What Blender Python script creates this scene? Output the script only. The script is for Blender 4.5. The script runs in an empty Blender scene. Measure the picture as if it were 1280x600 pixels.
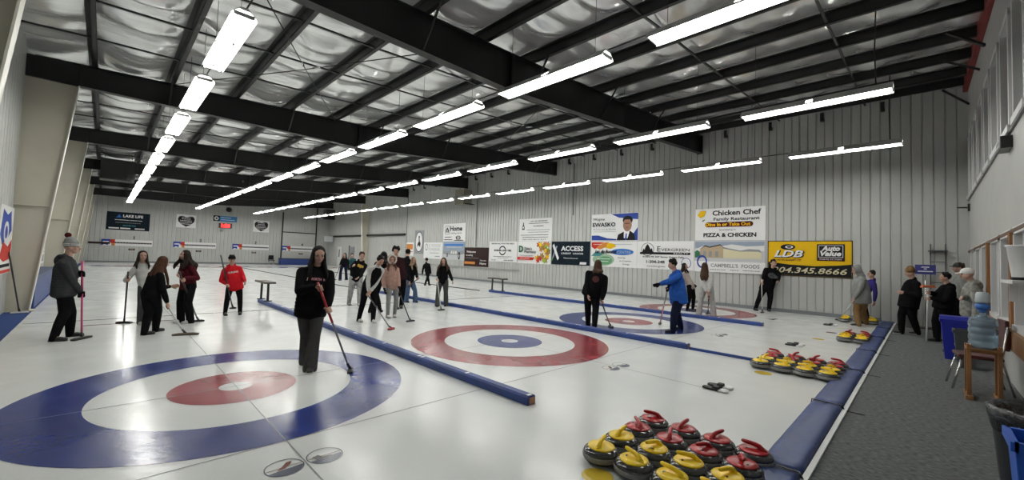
import bpy, bmesh, math, random
from mathutils import Vector, Matrix
random.seed(7)
scene = bpy.context.scene
COL = scene.collection

# ------------------------------------------------------------------ camera, world, exposure
CAM_H = 1.58
FPX = 512.7                       # focal length in pixels of the 1280 wide frame
RC = Matrix(((0.7078726336442918, 0.05582947913246192, 0.7041302463303877),
             (-0.705426992046278, 0.005206349194025768, 0.7087634674703617),
             (0.03590394727651653, -0.9984267440267554, 0.0430690536475699)))
cam_data = bpy.data.cameras.new('camera')
cam = bpy.data.objects.new('camera', cam_data)
COL.objects.link(cam)
cam_data.sensor_width = 36.0
cam_data.sensor_fit = 'HORIZONTAL'
cam_data.lens = FPX / 1280.0 * 36.0
cam_data.clip_start = 0.05
cam_data.clip_end = 200
_b = Matrix(((RC[0][0], -RC[0][1], -RC[0][2]), (RC[1][0], -RC[1][1], -RC[1][2]), (RC[2][0], -RC[2][1], -RC[2][2])))
cam.matrix_world = Matrix.Translation((0, 0, CAM_H)) @ _b.to_4x4()
scene.camera = cam
scene.view_settings.view_transform = 'Standard'
scene.view_settings.look = 'None'
scene.view_settings.gamma = 1.0
scene.view_settings.exposure = 0.0
scene.view_settings.use_curve_mapping = False
world = bpy.data.worlds.new('world')
scene.world = world
world.use_nodes = True
world.node_tree.nodes['Background'].inputs[0].default_value = (0.6, 0.65, 0.7, 1)
world.node_tree.nodes['Background'].inputs[1].default_value = 0.02
scene.cycles.use_denoising = True
scene.cycles.max_bounces = 8
scene.cycles.diffuse_bounces = 4
scene.cycles.glossy_bounces = 4
scene.cycles.transmission_bounces = 8
scene.cycles.sample_clamp_indirect = 4.0
scene.cycles.caustics_reflective = False
scene.cycles.caustics_refractive = False
TUBE_STRENGTH = 31.0

ORD = ['first', 'second', 'third', 'fourth', 'fifth', 'sixth', 'seventh', 'eighth', 'ninth', 'tenth', 'eleventh', 'twelfth',
       'thirteenth', 'fourteenth', 'fifteenth', 'sixteenth', 'seventeenth', 'eighteenth', 'nineteenth', 'twentieth']

# ------------------------------------------------------------------ materials
MATS = {}
def mat(name, col, rough=0.6, metal=0.0, emit=0.0, var=0.0, scale=8.0, bump=0.0, bscale=40.0, spec=0.5, trans=0.0, alpha=1.0, stretch=None, coat=0.0, ior=1.45):
    if name in MATS:
        return MATS[name]
    m = bpy.data.materials.new(name)
    m.use_nodes = True
    nt = m.node_tree
    p = nt.nodes['Principled BSDF']
    p.inputs['Base Color'].default_value = (*col, 1)
    p.inputs['Roughness'].default_value = rough
    p.inputs['Metallic'].default_value = metal
    p.inputs['Specular IOR Level'].default_value = spec
    p.inputs['IOR'].default_value = ior
    p.inputs['Coat Weight'].default_value = coat
    if trans: p.inputs['Transmission Weight'].default_value = trans
    if alpha < 1: p.inputs['Alpha'].default_value = alpha
    if emit:
        p.inputs['Emission Color'].default_value = (*col, 1)
        p.inputs['Emission Strength'].default_value = emit
    tc = nt.nodes.new('ShaderNodeTexCoord')
    mp = nt.nodes.new('ShaderNodeMapping')
    nt.links.new(tc.outputs['Object'], mp.inputs['Vector'])
    if stretch: mp.inputs['Scale'].default_value = stretch
    if var:
        n = nt.nodes.new('ShaderNodeTexNoise'); n.inputs['Scale'].default_value = scale; n.inputs['Detail'].default_value = 4
        nt.links.new(mp.outputs['Vector'], n.inputs['Vector'])
        r = nt.nodes.new('ShaderNodeValToRGB')
        r.color_ramp.elements[0].position = 0.3; r.color_ramp.elements[1].position = 0.7
        r.color_ramp.elements[0].color = (*[max(0, c * (1 - var)) for c in col], 1)
        r.color_ramp.elements[1].color = (*[min(1, c * (1 + var)) for c in col], 1)
        nt.links.new(n.outputs['Fac'], r.inputs['Fac'])
        nt.links.new(r.outputs['Color'], p.inputs['Base Color'])
    if bump:
        n2 = nt.nodes.new('ShaderNodeTexNoise'); n2.inputs['Scale'].default_value = bscale; n2.inputs['Detail'].default_value = 3
        nt.links.new(mp.outputs['Vector'], n2.inputs['Vector'])
        b = nt.nodes.new('ShaderNodeBump'); b.inputs['Strength'].default_value = bump; b.inputs['Distance'].default_value = 0.02
        nt.links.new(n2.outputs['Fac'], b.inputs['Height'])
        nt.links.new(b.outputs['Normal'], p.inputs['Normal'])
    MATS[name] = m
    return m

def ice_mat(name, col, var=0.04):
    """sprayed and scraped curling ice: glossy, faint pebble, scuffs that change the gloss"""
    m = mat(name, col, 0.2, var=var, scale=1.1, spec=0.5, ior=1.4)
    nt = m.node_tree; p = nt.nodes['Principled BSDF']
    tc = nt.nodes.new('ShaderNodeTexCoord')
    n = nt.nodes.new('ShaderNodeTexNoise'); n.inputs['Scale'].default_value = 2.2; n.inputs['Detail'].default_value = 6; n.inputs['Distortion'].default_value = 0.6
    nt.links.new(tc.outputs['Object'], n.inputs['Vector'])
    r = nt.nodes.new('ShaderNodeMapRange'); r.inputs['From Min'].default_value = 0.35; r.inputs['From Max'].default_value = 0.68
    r.inputs['To Min'].default_value = 0.17; r.inputs['To Max'].default_value = 0.25
    nt.links.new(n.outputs['Fac'], r.inputs['Value']); nt.links.new(r.outputs['Result'], p.inputs['Roughness'])
    b1 = nt.nodes.new('ShaderNodeTexNoise'); b1.inputs['Scale'].default_value = 17; b1.inputs['Detail'].default_value = 3
    nt.links.new(tc.outputs['Object'], b1.inputs['Vector'])
    b = nt.nodes.new('ShaderNodeBump'); b.inputs['Strength'].default_value = 0.11; b.inputs['Distance'].default_value = 0.01
    nt.links.new(b1.outputs['Fac'], b.inputs['Height']); nt.links.new(b.outputs['Normal'], p.inputs['Normal'])
    return m

M_ice = ice_mat('ice', (0.72, 0.735, 0.72), 0.02)
M_ice_red = ice_mat('ice_red_paint', (0.25, 0.034, 0.045), 0.15)
M_ice_blue = ice_mat('ice_blue_paint', (0.018, 0.034, 0.17), 0.18)
M_ice_dark = ice_mat('ice_black_line', (0.16, 0.16, 0.17))
M_ice_grey = ice_mat('ice_grey_line', (0.26, 0.27, 0.28))
M_ice_yellow = ice_mat('ice_yellow_spot', (0.6, 0.43, 0.04), 0.1)
M_ice_brown = ice_mat('ice_brown_print', (0.18, 0.08, 0.06))
M_ice_slate = ice_mat('ice_slate_print', (0.12, 0.13, 0.17))
M_carpet = mat('grey_carpet', (0.125, 0.132, 0.132), 0.95, var=0.45, scale=60, bump=0.6, bscale=160, spec=0.1, stretch=(1, 0.35, 1))
M_carpet_blue = mat('blue_carpet', (0.03, 0.055, 0.16), 0.95, var=0.3, scale=60, bump=0.4, bscale=120, spec=0.1)
M_wall = mat('white_steel_liner', (0.43, 0.435, 0.42), 0.45, var=0.05, scale=0.9)
M_wall_dark = mat('panel_seam', (0.2, 0.2, 0.195), 0.6)
M_wallw = mat('white_wall_board', (0.47, 0.47, 0.455), 0.5, var=0.04, scale=2)
M_cream = mat('cream_painted_steel', (0.56, 0.53, 0.44), 0.45, var=0.06, scale=1.5)
M_foil = mat('white_foil_insulation', (0.86, 0.865, 0.86), 0.18, metal=0.6, var=0.1, scale=2.0, bump=0.5, bscale=5, stretch=(0.6, 2.0, 1))
M_steel = mat('black_primed_steel', (0.006, 0.0063, 0.0066), 0.5, var=0.2, scale=3)
M_steel2 = mat('charcoal_primed_steel', (0.013, 0.0135, 0.014), 0.5, var=0.2, scale=3)
M_redprim = mat('red_primed_steel', (0.18, 0.02, 0.02), 0.5, var=0.2, scale=3)
M_hood = mat('white_enamel_hood', (0.6, 0.6, 0.58), 0.35)
M_tube = mat('fluorescent_tube', (1.0, 1.0, 0.955), 0.3, emit=TUBE_STRENGTH)
M_black = mat('matt_black', (0.012, 0.012, 0.013), 0.6)
M_blackp = mat('black_plastic', (0.015, 0.015, 0.016), 0.3)
M_white = mat('white_board', (0.72, 0.72, 0.72), 0.4)
M_chrome = mat('chrome', (0.6, 0.6, 0.6), 0.2, metal=1.0)
M_foam = mat('blue_foam_vinyl', (0.015, 0.038, 0.15), 0.4, var=0.2, scale=6, bump=0.25, bscale=9)
M_foam_d = mat('blue_divider_foam', (0.013, 0.038, 0.17), 0.45, var=0.25, scale=5)
M_wood = mat('oak_wood', (0.22, 0.10, 0.035), 0.45, var=0.3, scale=7, stretch=(1, 1, 0.12))
M_wooddark = mat('dark_wood', (0.07, 0.025, 0.012), 0.4, var=0.3, scale=7)
M_granite = mat('dark_granite', (0.035, 0.036, 0.037), 0.14, var=0.5, scale=160, coat=0.4)
M_band = mat('bead_blasted_granite_band', (0.2, 0.2, 0.195), 0.6, var=0.4, scale=150)
M_hyel = mat('yellow_plastic', (0.95, 0.66, 0.012), 0.32, coat=0.08)
M_hred = mat('red_plastic', (0.36, 0.006, 0.010), 0.28, coat=0.1)
M_glass = mat('window_glass', (0.8, 0.85, 0.85), 0.03, trans=1.0)
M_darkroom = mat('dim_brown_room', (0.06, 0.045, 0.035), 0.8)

# ------------------------------------------------------------------ mesh helpers
class MB:
    def __init__(s):
        s.bm = bmesh.new()
    def box(s, x0, x1, y0, y1, z0, z1, M=None):
        vs = [s.bm.verts.new(Vector(c) if M is None else M @ Vector(c)) for c in
              [(x0, y0, z0), (x1, y0, z0), (x1, y1, z0), (x0, y1, z0), (x0, y0, z1), (x1, y0, z1), (x1, y1, z1), (x0, y1, z1)]]
        for f in ((0, 3, 2, 1), (4, 5, 6, 7), (0, 1, 5, 4), (1, 2, 6, 5), (2, 3, 7, 6), (3, 0, 4, 7)):
            s.bm.faces.new([vs[i] for i in f])
        return s
    def cyl(s, a, b, r0, r1=None, n=12, caps=True):
        a = Vector(a); b = Vector(b); r1 = r0 if r1 is None else r1
        d = (b - a).normalized()
        u = d.orthogonal().normalized(); v = d.cross(u)
        A = [s.bm.verts.new(a + (u * math.cos(t) + v * math.sin(t)) * r0) for t in [2 * math.pi * i / n for i in range(n)]]
        B = [s.bm.verts.new(b + (u * math.cos(t) + v * math.sin(t)) * r1) for t in [2 * math.pi * i / n for i in range(n)]]
        for i in range(n):
            f = s.bm.faces.new((A[i], A[(i + 1) % n], B[(i + 1) % n], B[i])); f.smooth = True
        if caps:
            s.bm.faces.new(A[::-1]); s.bm.faces.new(B)
        return s
    def bar(s, a, b, w, h):
        a = Vector(a); b = Vector(b); d = (b - a); L = d.length; d.normalize()
        up = Vector((0, 0, 1)) if abs(d.z) < 0.9 else Vector((0, 1, 0))
        x = d.cross(up).normalized(); z = x.cross(d)
        M = Matrix.Translation(a) @ Matrix((x, d, z)).transposed().to_4x4()
        return s.box(-w / 2, w / 2, 0, L, -h / 2, h / 2, M)
    def tube(s, pts, r, n=8):
        pts = [Vector(p) for p in pts]
        rings = []
        for i, p in enumerate(pts):
            d = (pts[min(i + 1, len(pts) - 1)] - pts[max(i - 1, 0)]).normalized()
            rr = r[i] if isinstance(r, (list, tuple)) else r
            if i == 0: u = d.orthogonal().normalized()
            else: u = (u - d * u.dot(d)).normalized()
            v = d.cross(u)
            rings.append([s.bm.verts.new(p + (u * math.cos(t) + v * math.sin(t)) * rr) for t in [2 * math.pi * k / n for k in range(n)]])
        for A, B in zip(rings, rings[1:]):
            for i in range(n):
                f = s.bm.faces.new((A[i], A[(i + 1) % n], B[(i + 1) % n], B[i])); f.smooth = True
        s.bm.faces.new(rings[0][::-1]); s.bm.faces.new(rings[-1])
        return s
    def lathe(s, prof, n=32, cx=0, cy=0, cz=0, ax=1.0, ay=1.0):
        rings = []
        for r, z in prof:
            rings.append([s.bm.verts.new((cx + r * ax * math.cos(2 * math.pi * k / n), cy + r * ay * math.sin(2 * math.pi * k / n), cz + z)) for k in range(n)])
        for A, B in zip(rings, rings[1:]):
            for i in range(n):
                f = s.bm.faces.new((A[i], A[(i + 1) % n], B[(i + 1) % n], B[i])); f.smooth = True
        if prof[0][0] > 1e-4: s.bm.faces.new(rings[0][::-1])
        if prof[-1][0] > 1e-4: s.bm.faces.new(rings[-1])
        return s
    def prism(s, pts, h0, h1, M=None):
        """polygon in local x,z extruded along y from h0 to h1"""
        A = [s.bm.verts.new(M @ Vector((x, h0, z)) if M else Vector((x, h0, z))) for x, z in pts]
        B = [s.bm.verts.new(M @ Vector((x, h1, z)) if M else Vector((x, h1, z))) for x, z in pts]
        n = len(pts)
        for i in range(n):
            s.bm.faces.new((A[i], A[(i + 1) % n], B[(i + 1) % n], B[i]))
        s.bm.faces.new(A[::-1]); s.bm.faces.new(B)
        return s
    def extr(s, pts, z0, z1):
        """polygon in x,y extruded along z"""
        A = [s.bm.verts.new((x, y, z0)) for x, y in pts]; B = [s.bm.verts.new((x, y, z1)) for x, y in pts]
        n = len(pts)
        for i in range(n):
            s.bm.faces.new((A[i], A[(i + 1) % n], B[(i + 1) % n], B[i]))
        s.bm.faces.new(A[::-1]); s.bm.faces.new(B)
        return s
    def ell(s, c, r, R=None, n=14, m=9):
        c = Vector(c)
        R = R or Matrix.Identity(3)
        top = s.bm.verts.new(c + R @ Vector((0, 0, r[2]))); bot = s.bm.verts.new(c + R @ Vector((0, 0, -r[2])))
        rings = []
        for j in range(1, m):
            ph = math.pi * j / m
            rings.append([s.bm.verts.new(c + R @ Vector((r[0] * math.sin(ph) * math.cos(2 * math.pi * k / n), r[1] * math.sin(ph) * math.sin(2 * math.pi * k / n), r[2] * math.cos(ph)))) for k in range(n)])
        for k in range(n):
            s.bm.faces.new((top, rings[0][k], rings[0][(k + 1) % n])).smooth = True
            s.bm.faces.new((bot, rings[-1][(k + 1) % n], rings[-1][k])).smooth = True
        for A, B in zip(rings, rings[1:]):
            for k in range(n):
                s.bm.faces.new((A[k], B[k], B[(k + 1) % n], A[(k + 1) % n])).smooth = True
        return s
    def mesh(s, name, m=None):
        bmesh.ops.recalc_face_normals(s.bm, faces=s.bm.faces)
        me = bpy.data.meshes.new(name)
        s.bm.to_mesh(me); s.bm.free()
        if m: me.materials.append(m)
        return me
    def build(s, name, m, parent=None, bevel=0.0):
        o = bpy.data.objects.new(name, s.mesh(name, m))
        COL.objects.link(o)
        if parent: o.parent = parent
        if bevel:
            b = o.modifiers.new('bevel', 'BEVEL'); b.width = bevel; b.segments = 2; b.limit_method = 'ANGLE'
        return o

def tag(o, label=None, cat=None, group=None, kind=None):
    if label: o['label'] = label
    if cat: o['category'] = cat
    if group: o['group'] = group
    if kind: o['kind'] = kind
    return o
def empty(name, loc=(0, 0, 0), rz=0.0):
    o = bpy.data.objects.new(name, None); COL.objects.link(o)
    o.empty_display_size = 0.1
    o.location = loc; o.rotation_euler = (0, 0, rz)
    return o
def struct(name, mb, m, label=None):
    return tag(mb.build(name, m), label, kind='structure')
def copy_tree(o, parent=None):
    c = o.copy(); COL.objects.link(c)
    if parent is not None: c.parent = parent
    for ch in list(o.children): copy_tree(ch, c)
    return c

# ------------------------------------------------------------------ room dimensions (metres, from the 12 ft houses)
XL, XR, YN, YF = -1.45, 17.2, -0.9, 47.4
FY = [6.5, 14.15, 21.8, 29.45, 37.1, 44.75]            # roof frames
def top_z(x): return 5.76 + (x + 1.3) * (0.34 / 7.5) if x < 6.2 else 6.10 + (x - 6.2) * (0.76 / 11)
def bot_z(x): return 5.27 if x < 6.2 else 5.27 + (x - 6.2) * (0.88 / 11)

struct('floor', MB().box(-1.05, 17.2, 0.66, YF, -0.08, 0.0), M_ice, 'white curling ice of four sheets')
struct('floor', MB().box(XL, 17.2, -3.6, 0.66, -0.08, 0.0), M_carpet, 'grey carpeted walkway beside the ice')
struct('floor', MB().box(XL - 0.0, -1.05, 0.66, YF, -0.08, 0.004), M_carpet_blue, 'narrow blue carpet strip along the wall with cream columns')
struct('trim_1', MB().box(-1.0, 17.15, 0.615, 0.655, 0.0, 0.02), M_white, 'thin white edging strip between carpet and blue pads')

# ribbed liner walls: one strip with narrow grooves
def ribbed(name, p0, p1, z0, ztop, n_out, pitch, label, groove=0.02, depth=0.028):
    """wall from p0 to p1 (x,y), facing n_out; ztop(t) gives the height"""
    p0 = Vector((*p0, 0)); p1 = Vector((*p1, 0)); L = (p1 - p0).length; d = (p1 - p0) / L; n = Vector((*n_out, 0))
    prof = []; t = 0.0
    while t < L - pitch * 0.3:
        e = min(t + pitch, L)
        prof += [(t, 0), (max(t, e - groove * 2), 0), (e - groove * 1.3, -depth), (e - groove * 0.7, -depth), (e, 0)]
        t = e
    mb = MB(); prev = None; last = None
    for t, o in prof:
        if last is not None and abs(t - last) < 1e-5: continue
        last = t
        q = p0 + d * t + n * o
        zt = ztop(q)
        cur = (mb.bm.verts.new((q.x, q.y, z0)), mb.bm.verts.new((q.x, q.y, zt)))
        if prev: mb.bm.faces.new((prev[0], cur[0], cur[1], prev[1]))
        prev = cur
    return struct(name, mb, M_wall, label)
ribbed('wall_right', (XR, YN), (XR, 29.4), 0, lambda q: 7.1, (-1, 0), 0.235, 'ribbed white liner wall carrying the sponsor signs')
ribbed('wall_right', (17.9, 29.4), (17.9, YF), 0, lambda q: 7.2, (-1, 0), 0.5, 'set-back white wall beyond the sponsor signs')
struct('wall_right', MB().box(XR, 17.9, 29.4, 29.46, 0, 7.1), M_wall)
struct('wall_right', MB().box(17.935, 18.05, 29.4, YF, 0, 7.2), M_wall)
struct('wall_right', MB().box(17.232, 17.35, YN - 0.2, 29.46, 0, 7.3), M_wall)
ribbed('wall_far', (XL, YF), (18.0, YF), 0, lambda q: top_z(min(q.x, 17.2)) + 0.25, (0, -1), 0.3, 'ribbed white end wall with the numbered scoreboards')
struct('wall_far', MB().box(XL - 0.1, 18.1, YF + 0.035, YF + 0.15, 0, 7.4), M_wall)
struct('floor', MB().box(17.2, 18.0, 29.4, YF, -0.08, 0.0), M_ice)
ribbed('wall_left', (XL, YN), (XL, YF), 0, lambda q: 6.0, (1, 0), 0.3, 'white liner wall behind the cream tapered columns')
struct('wall_left', MB().box(XL - 0.15, XL - 0.035, YN - 0.2, YF, 0, 6.1), M_wall)
# dark kick strips at the foot of the walls
struct('baseboard_right', MB().box(XR - 0.03, XR - 0.001, 0.95, 29.4, 0, 0.12), mat('grey_kick_strip', (0.16, 0.17, 0.18), 0.5))
struct('baseboard_far', MB().box(-1.0, 17.8, YF - 0.04, YF - 0.002, 0, 0.14), MATS['grey_kick_strip'])

# near wall: solid band, clerestory windows above, windows to the lounge below
mb = MB()
mb.box(XL, 17.2, YN - 0.2, YN, 2.2, 3.7)
mb.box(XL, 17.2, YN - 0.2, YN, 5.42, 7.45)
mb.box(XL, 17.2, YN - 0.2, YN, 0, 0.86)
WX = [6.6 + 1.28 * i for i in range(9)]
xs = [XL] + [v for w in WX for v in (w, w + 0.86)] + [17.2]
for i in range(0, len(xs), 2): mb.box(xs[i], xs[i + 1], YN - 0.2, YN, 3.7, 5.42)
LW = [(5.2, 6.3), (6.5, 7.6), (7.85, 8.9), (9.2, 10.3), (10.6, 11.7), (12.4, 13.5), (13.8, 14.9), (15.3, 16.4)]
xs = [XL] + [v for w in LW for v in w] + [17.2]
for i in range(0, len(xs), 2): mb.box(xs[i], xs[i + 1], YN - 0.2, YN, 0.86, 2.2)
struct('wall_near', mb, M_wallw, 'white painted wall with upper windows beside the carpet')
struct('trim_2', MB().box(XL, 17.15, YN + 0.002, YN + 0.03, 3.64, 3.70), M_wall_dark)
struct('trim_3', MB().box(XL, 17.15, YN + 0.002, YN + 0.035, 2.18, 2.23), mat('brown_edge', (0.10, 0.05, 0.03), 0.5))
nwin = 0
def window(x0, x1, z0, z1, mull=1):
    global nwin
    nwin += 1
    e = empty('window_%d' % nwin, ((x0 + x1) / 2, YN, z0)); tag(e, kind='structure')
    w = (x1 - x0) / 2; h = z1 - z0
    f = MB()
    f.box(-w - 0.05, -w + 0.04, -0.12, 0.03, 0, h); f.box(w - 0.04, w + 0.05, -0.12, 0.03, 0, h)
    f.box(-w - 0.05, w + 0.05, -0.12, 0.03, h - 0.05, h + 0.05); f.box(-w - 0.05, w + 0.05, -0.12, 0.05, -0.05, 0.05)
    if mull: f.box(-0.02, 0.02, -0.1, 0.0, 0, h)
    f.build('window_frame', M_white, e)
    MB().box(-w + 0.04, w - 0.04, -0.075, -0.067, 0.05, h - 0.05).build('pane', M_glass, e)
for w in WX: window(w, w + 0.86, 3.7, 5.42, 0)
for a, b in LW: window(a, b, 0.86, 2.2, 1)
# lounge seen through the glass
rm = MB()
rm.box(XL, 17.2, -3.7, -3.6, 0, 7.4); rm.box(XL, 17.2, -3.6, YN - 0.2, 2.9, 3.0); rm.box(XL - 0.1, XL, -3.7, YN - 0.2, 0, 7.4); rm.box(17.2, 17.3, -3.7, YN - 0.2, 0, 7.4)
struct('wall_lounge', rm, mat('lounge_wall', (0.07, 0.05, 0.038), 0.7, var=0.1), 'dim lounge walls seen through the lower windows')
struct('trim_4', MB().box(4.5, 17.0, YN + 0.01, YN + 0.10, 0.60, 0.84), M_wood, 'brown wooden ledge under the lounge windows')
for i, x in enumerate((9.05, 12.05)):
    struct('trim_%d' % (5 + i), MB().box(x - 0.1, x + 0.1, YN + 0.005, YN + 0.06, 0.86, 2.18), M_wood)

# ------------------------------------------------------------------ roof: foil, purlins, frames
PX = [-0.42 + 1.45 * i for i in range(12)] + [16.6]
ROOF = lambda x: top_z(min(max(x, -1.3), 17.2)) + 0.26
bm = bmesh.new()
xs = []; x = XL - 0.2
while x < 18.2: xs.append(x); x += 0.115
ys = []; y = YN - 0.2
while y < YF + 0.1: ys.append(y); y += 0.12
random.seed(3)
ph = [random.uniform(0, 6.28) for _ in range(60)]
from mathutils import noise
rows = []
edges = [XL - 0.5] + PX + [18.3]
def bay(x):
    for i in range(len(edges) - 1):
        if edges[i] <= x < edges[i + 1]: return i, (x - edges[i]) / (edges[i + 1] - edges[i])
    return 0, 0
for y in ys:
    row = []
    for x in xs:
        i, t = bay(x)
        s = math.sin(math.pi * t)
        yy = y + 0.12 * math.sin(2 * x + ph[i])
        sag = 0.085 + 0.05 * math.sin(yy * 1.7 + ph[i]) + 0.045 * math.sin(yy * 4.3 + ph[i + 13]) + 0.03 * math.sin(yy * 8.3 + ph[i + 26])
        sag += 0.07 * noise.noise(Vector((x * 0.9, y * 2.2, i)))
        row.append(bm.verts.new((x, y, ROOF(x) - max(0, sag) * s)))
    rows.append(row)
for A, B in zip(rows, rows[1:]):
    for k in range(len(A) - 1):
        bm.faces.new((A[k], A[k + 1], B[k + 1], B[k])).smooth = True
mb = MB(); mb.bm.free(); mb.bm = bm
struct('ceiling', mb, M_foil, 'sagging white foil insulation between the roof purlins')
mb = MB()
for a, b in ((XL - 0.2, 6.2), (6.2, 18.3)):
    A = [(a, ROOF(a) + 0.12), (b, ROOF(b) + 0.12 if b < 17 else ROOF(17.2) + 0.16), (b, ROOF(b) + 0.18 if b < 17 else ROOF(17.2) + 0.22), (a, ROOF(a) + 0.18)]
    mb.prism(A, YN - 0.2, YF + 0.2)
struct('ceiling', mb, M_steel)

for k, px in enumerate(PX):
    z = top_z(px)
    m = MB()
    m.box(-0.006, 0.006, YN, YF, z, z + 0.215)           # web
    m.box(-0.006, 0.085, YN, YF, z, z + 0.008)           # bottom flange
    m.box(0.078, 0.085, YN, YF, z, z + 0.03)
    m.box(-0.085, 0.006, YN, YF, z + 0.207, z + 0.215)
    o = m.build('roof_purlin', M_steel2 if k % 2 else M_steel)
    o.location = (px, 0, 0)
    tag(o, 'black steel roof purlin running lengthwise, %s from the wall with cream columns' % ORD[k], 'purlin', 'roof purlins')

def frame(y, k):
    e = empty('roof_beam', (0, y, 0))
    tag(e, 'deep black steel roof beam spanning the rink, %s from the camera' % ORD[k], 'beam', 'roof beams')
    def seg(a, b):
        w = MB()
        w.prism([(a, bot_z(a)), (b, bot_z(b)), (b, top_z(b)), (a, top_z(a))], -0.006, 0.006)
        w.prism([(a, bot_z(a)), (b, bot_z(b)), (b, bot_z(b) + 0.014), (a, bot_z(a) + 0.014)], -0.1, 0.1)
        w.prism([(a, top_z(a) - 0.014), (b, top_z(b) - 0.014), (b, top_z(b) - 0.001), (a, top_z(a) - 0.001)], -0.1, 0.1)
        return w
    seg(-1.32, 6.19).build('girder', M_steel, e)
    seg(6.21, 17.19).build('girder', M_steel, e)
    MB().box(6.17, 6.23, -0.11, 0.11, bot_z(6.2) - 0.02, top_z(6.2) + 0.0).build('splice_plate', M_steel, e)
    MB().box(17.16, 17.195, -0.11, 0.11, bot_z(17.2) - 0.03, top_z(17.2) - 0.005).build('end_plate', M_steel, e)
    for j, px in enumerate(PX):
        if j % 2 == 1 and j < 12:
            for s in (-1, 1):
                b = MB(); b.bar((px, s * 0.62, top_z(px) + 0.04), (px + 0.0, s * 0.06, bot_z(px) + 0.03), 0.04, 0.008)
                b.bar((px - 0.018, s * 0.62, top_z(px) + 0.04), (px - 0.018, s * 0.06, bot_z(px) + 0.03), 0.006, 0.04)
                b.build('brace', M_steel2, e)
for k, y in enumerate(FY): frame(y, k)
# red primed rafter hard against the near wall
struct('trim_7', MB().prism([(5.0, top_z(6.2) - 0.05), (17.15, top_z(17.15) - 0.1), (17.15, top_z(17.15) + 0.2), (5.0, top_z(6.2) + 0.2)], YN + 0.002, YN + 0.1), M_redprim)
# bridging rods between purlins
k = 0
for i in range(-1, 6):
    y0 = FY[i] if i >= 0 else -0.9
    y1 = FY[i + 1] if i + 1 < len(FY) else YF
    for f in ((0.25, 0.5, 0.75) if i >= 0 else (0.3, 0.62)):
        y = y0 + (y1 - y0) * f
        m = MB()
        pts = [(x, y, top_z(x) + 0.035 + 0.02 * (n % 2)) for n, x in enumerate([-1.4] + PX + [17.15])]
        for a, b in zip(pts, pts[1:]): m.bar(a, b, 0.045, 0.03)
        tag(m.build('bridging_strap', M_steel2), 'dark bridging strap across the roof purlins, %s from the camera' % ORD[k], 'strap', 'bridging straps')
        k += 1
clip = MB(); clip.box(-0.16, 0, -0.05, 0.05, 0.0, 0.1); clip.box(-0.16, -0.13, -0.05, 0.05, 0.1, 0.28)
cm_ = clip.mesh('eave_clip', M_steel2)
for k in range(19):
    yy = 0.9 + 1.53 * k
    if min(abs(yy - q) for q in FY) < 0.3: continue
    o = bpy.data.objects.new('eave_clip', cm_); COL.objects.link(o); o.location = (XR - 0.001, yy, 6.6)
    tag(o, 'small dark steel clip along the top edge of the sponsor wall', 'clip', 'eave clips on the sponsor wall')
# tension rods crossing under the foil in the first two bays
for k, (a, b) in enumerate((((1.0, 6.6, 5.8), (5.3, 14.0, 5.98)), ((5.3, 6.6, 5.98), (1.0, 14.0, 5.8)), ((8.3, 6.6, 6.2), (12.6, 14.0, 6.45)), ((12.6, 6.6, 6.45), (8.3, 14.0, 6.2)))):
    m = MB(); m.tube([a, ((a[0] + b[0]) / 2, (a[1] + b[1]) / 2, (a[2] + b[2]) / 2 - 0.04), b], 0.011, 6)
    q = Vector(a).lerp(Vector(b), 0.45); q.z -= 0.035
    o = m.build('tension_rod', M_steel)
    MB().cyl(q, q + (Vector(b) - Vector(a)).normalized() * 0.22, 0.022, n=8).build('turnbuckle', M_chrome, o)
    tag(o, 'thin diagonal tension rod under the roof, %s' % ['starting over sheet one nearest the columns', 'crossing back over sheet one', 'starting over sheet two and three', 'crossing back over sheet three'][k], 'rod', 'roof tension rods')

# tapered cream columns along the left wall and the one on the far right wall
def column(y, k):
    e = empty('wall_column', (0, y, 0))
    tag(e, 'cream tapered steel column on the side wall, %s from the camera' % ORD[k], 'column', 'cream tapered wall columns')
    MB().prism([(XL + 0.0, 0.02), (-1.11, 0.02), (-0.63, 5.26), (XL + 0.0, 5.26)], -0.008, 0.008).build('web', M_cream, e)
    MB().prism([(-1.11, 0.02), (-1.09, 0.02), (-0.61, 5.26), (-0.63, 5.26)], -0.11, 0.11).build('flange', mat('pale_column_flange', (0.7, 0.68, 0.6), 0.4), e)
    MB().box(XL + 0.01, -0.90, -0.1, 0.1, 2.36, 2.375).build('stiffener', MATS['pale_column_flange'], e)
    MB().box(XL + 0.0, -1.02, -0.13, 0.13, 0.005, 0.03).build('base_plate', M_cream, e)
    MB().box(XL + 0.005, -0.64, -0.1, 0.1, 5.26, 5.74).build('beam_seat', M_steel, e)
for k, y in enumerate(FY): column(y, k)
e = empty('wall_column', (17.9, 37.5, 0)); tag(e, 'cream tapered column on the set-back wall above the far group', 'column')
MB().prism([(-0.02, 0.0), (-0.45, 0.0), (-0.85, 6.1), (-0.02, 6.1)], -0.01, 0.01).build('web', M_cream, e)
MB().prism([(-0.45, 0.0), (-0.47, 0.0), (-0.87, 6.1), (-0.85, 6.1)], -0.12, 0.12).build('flange', MATS['pale_column_flange'], e)

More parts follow.
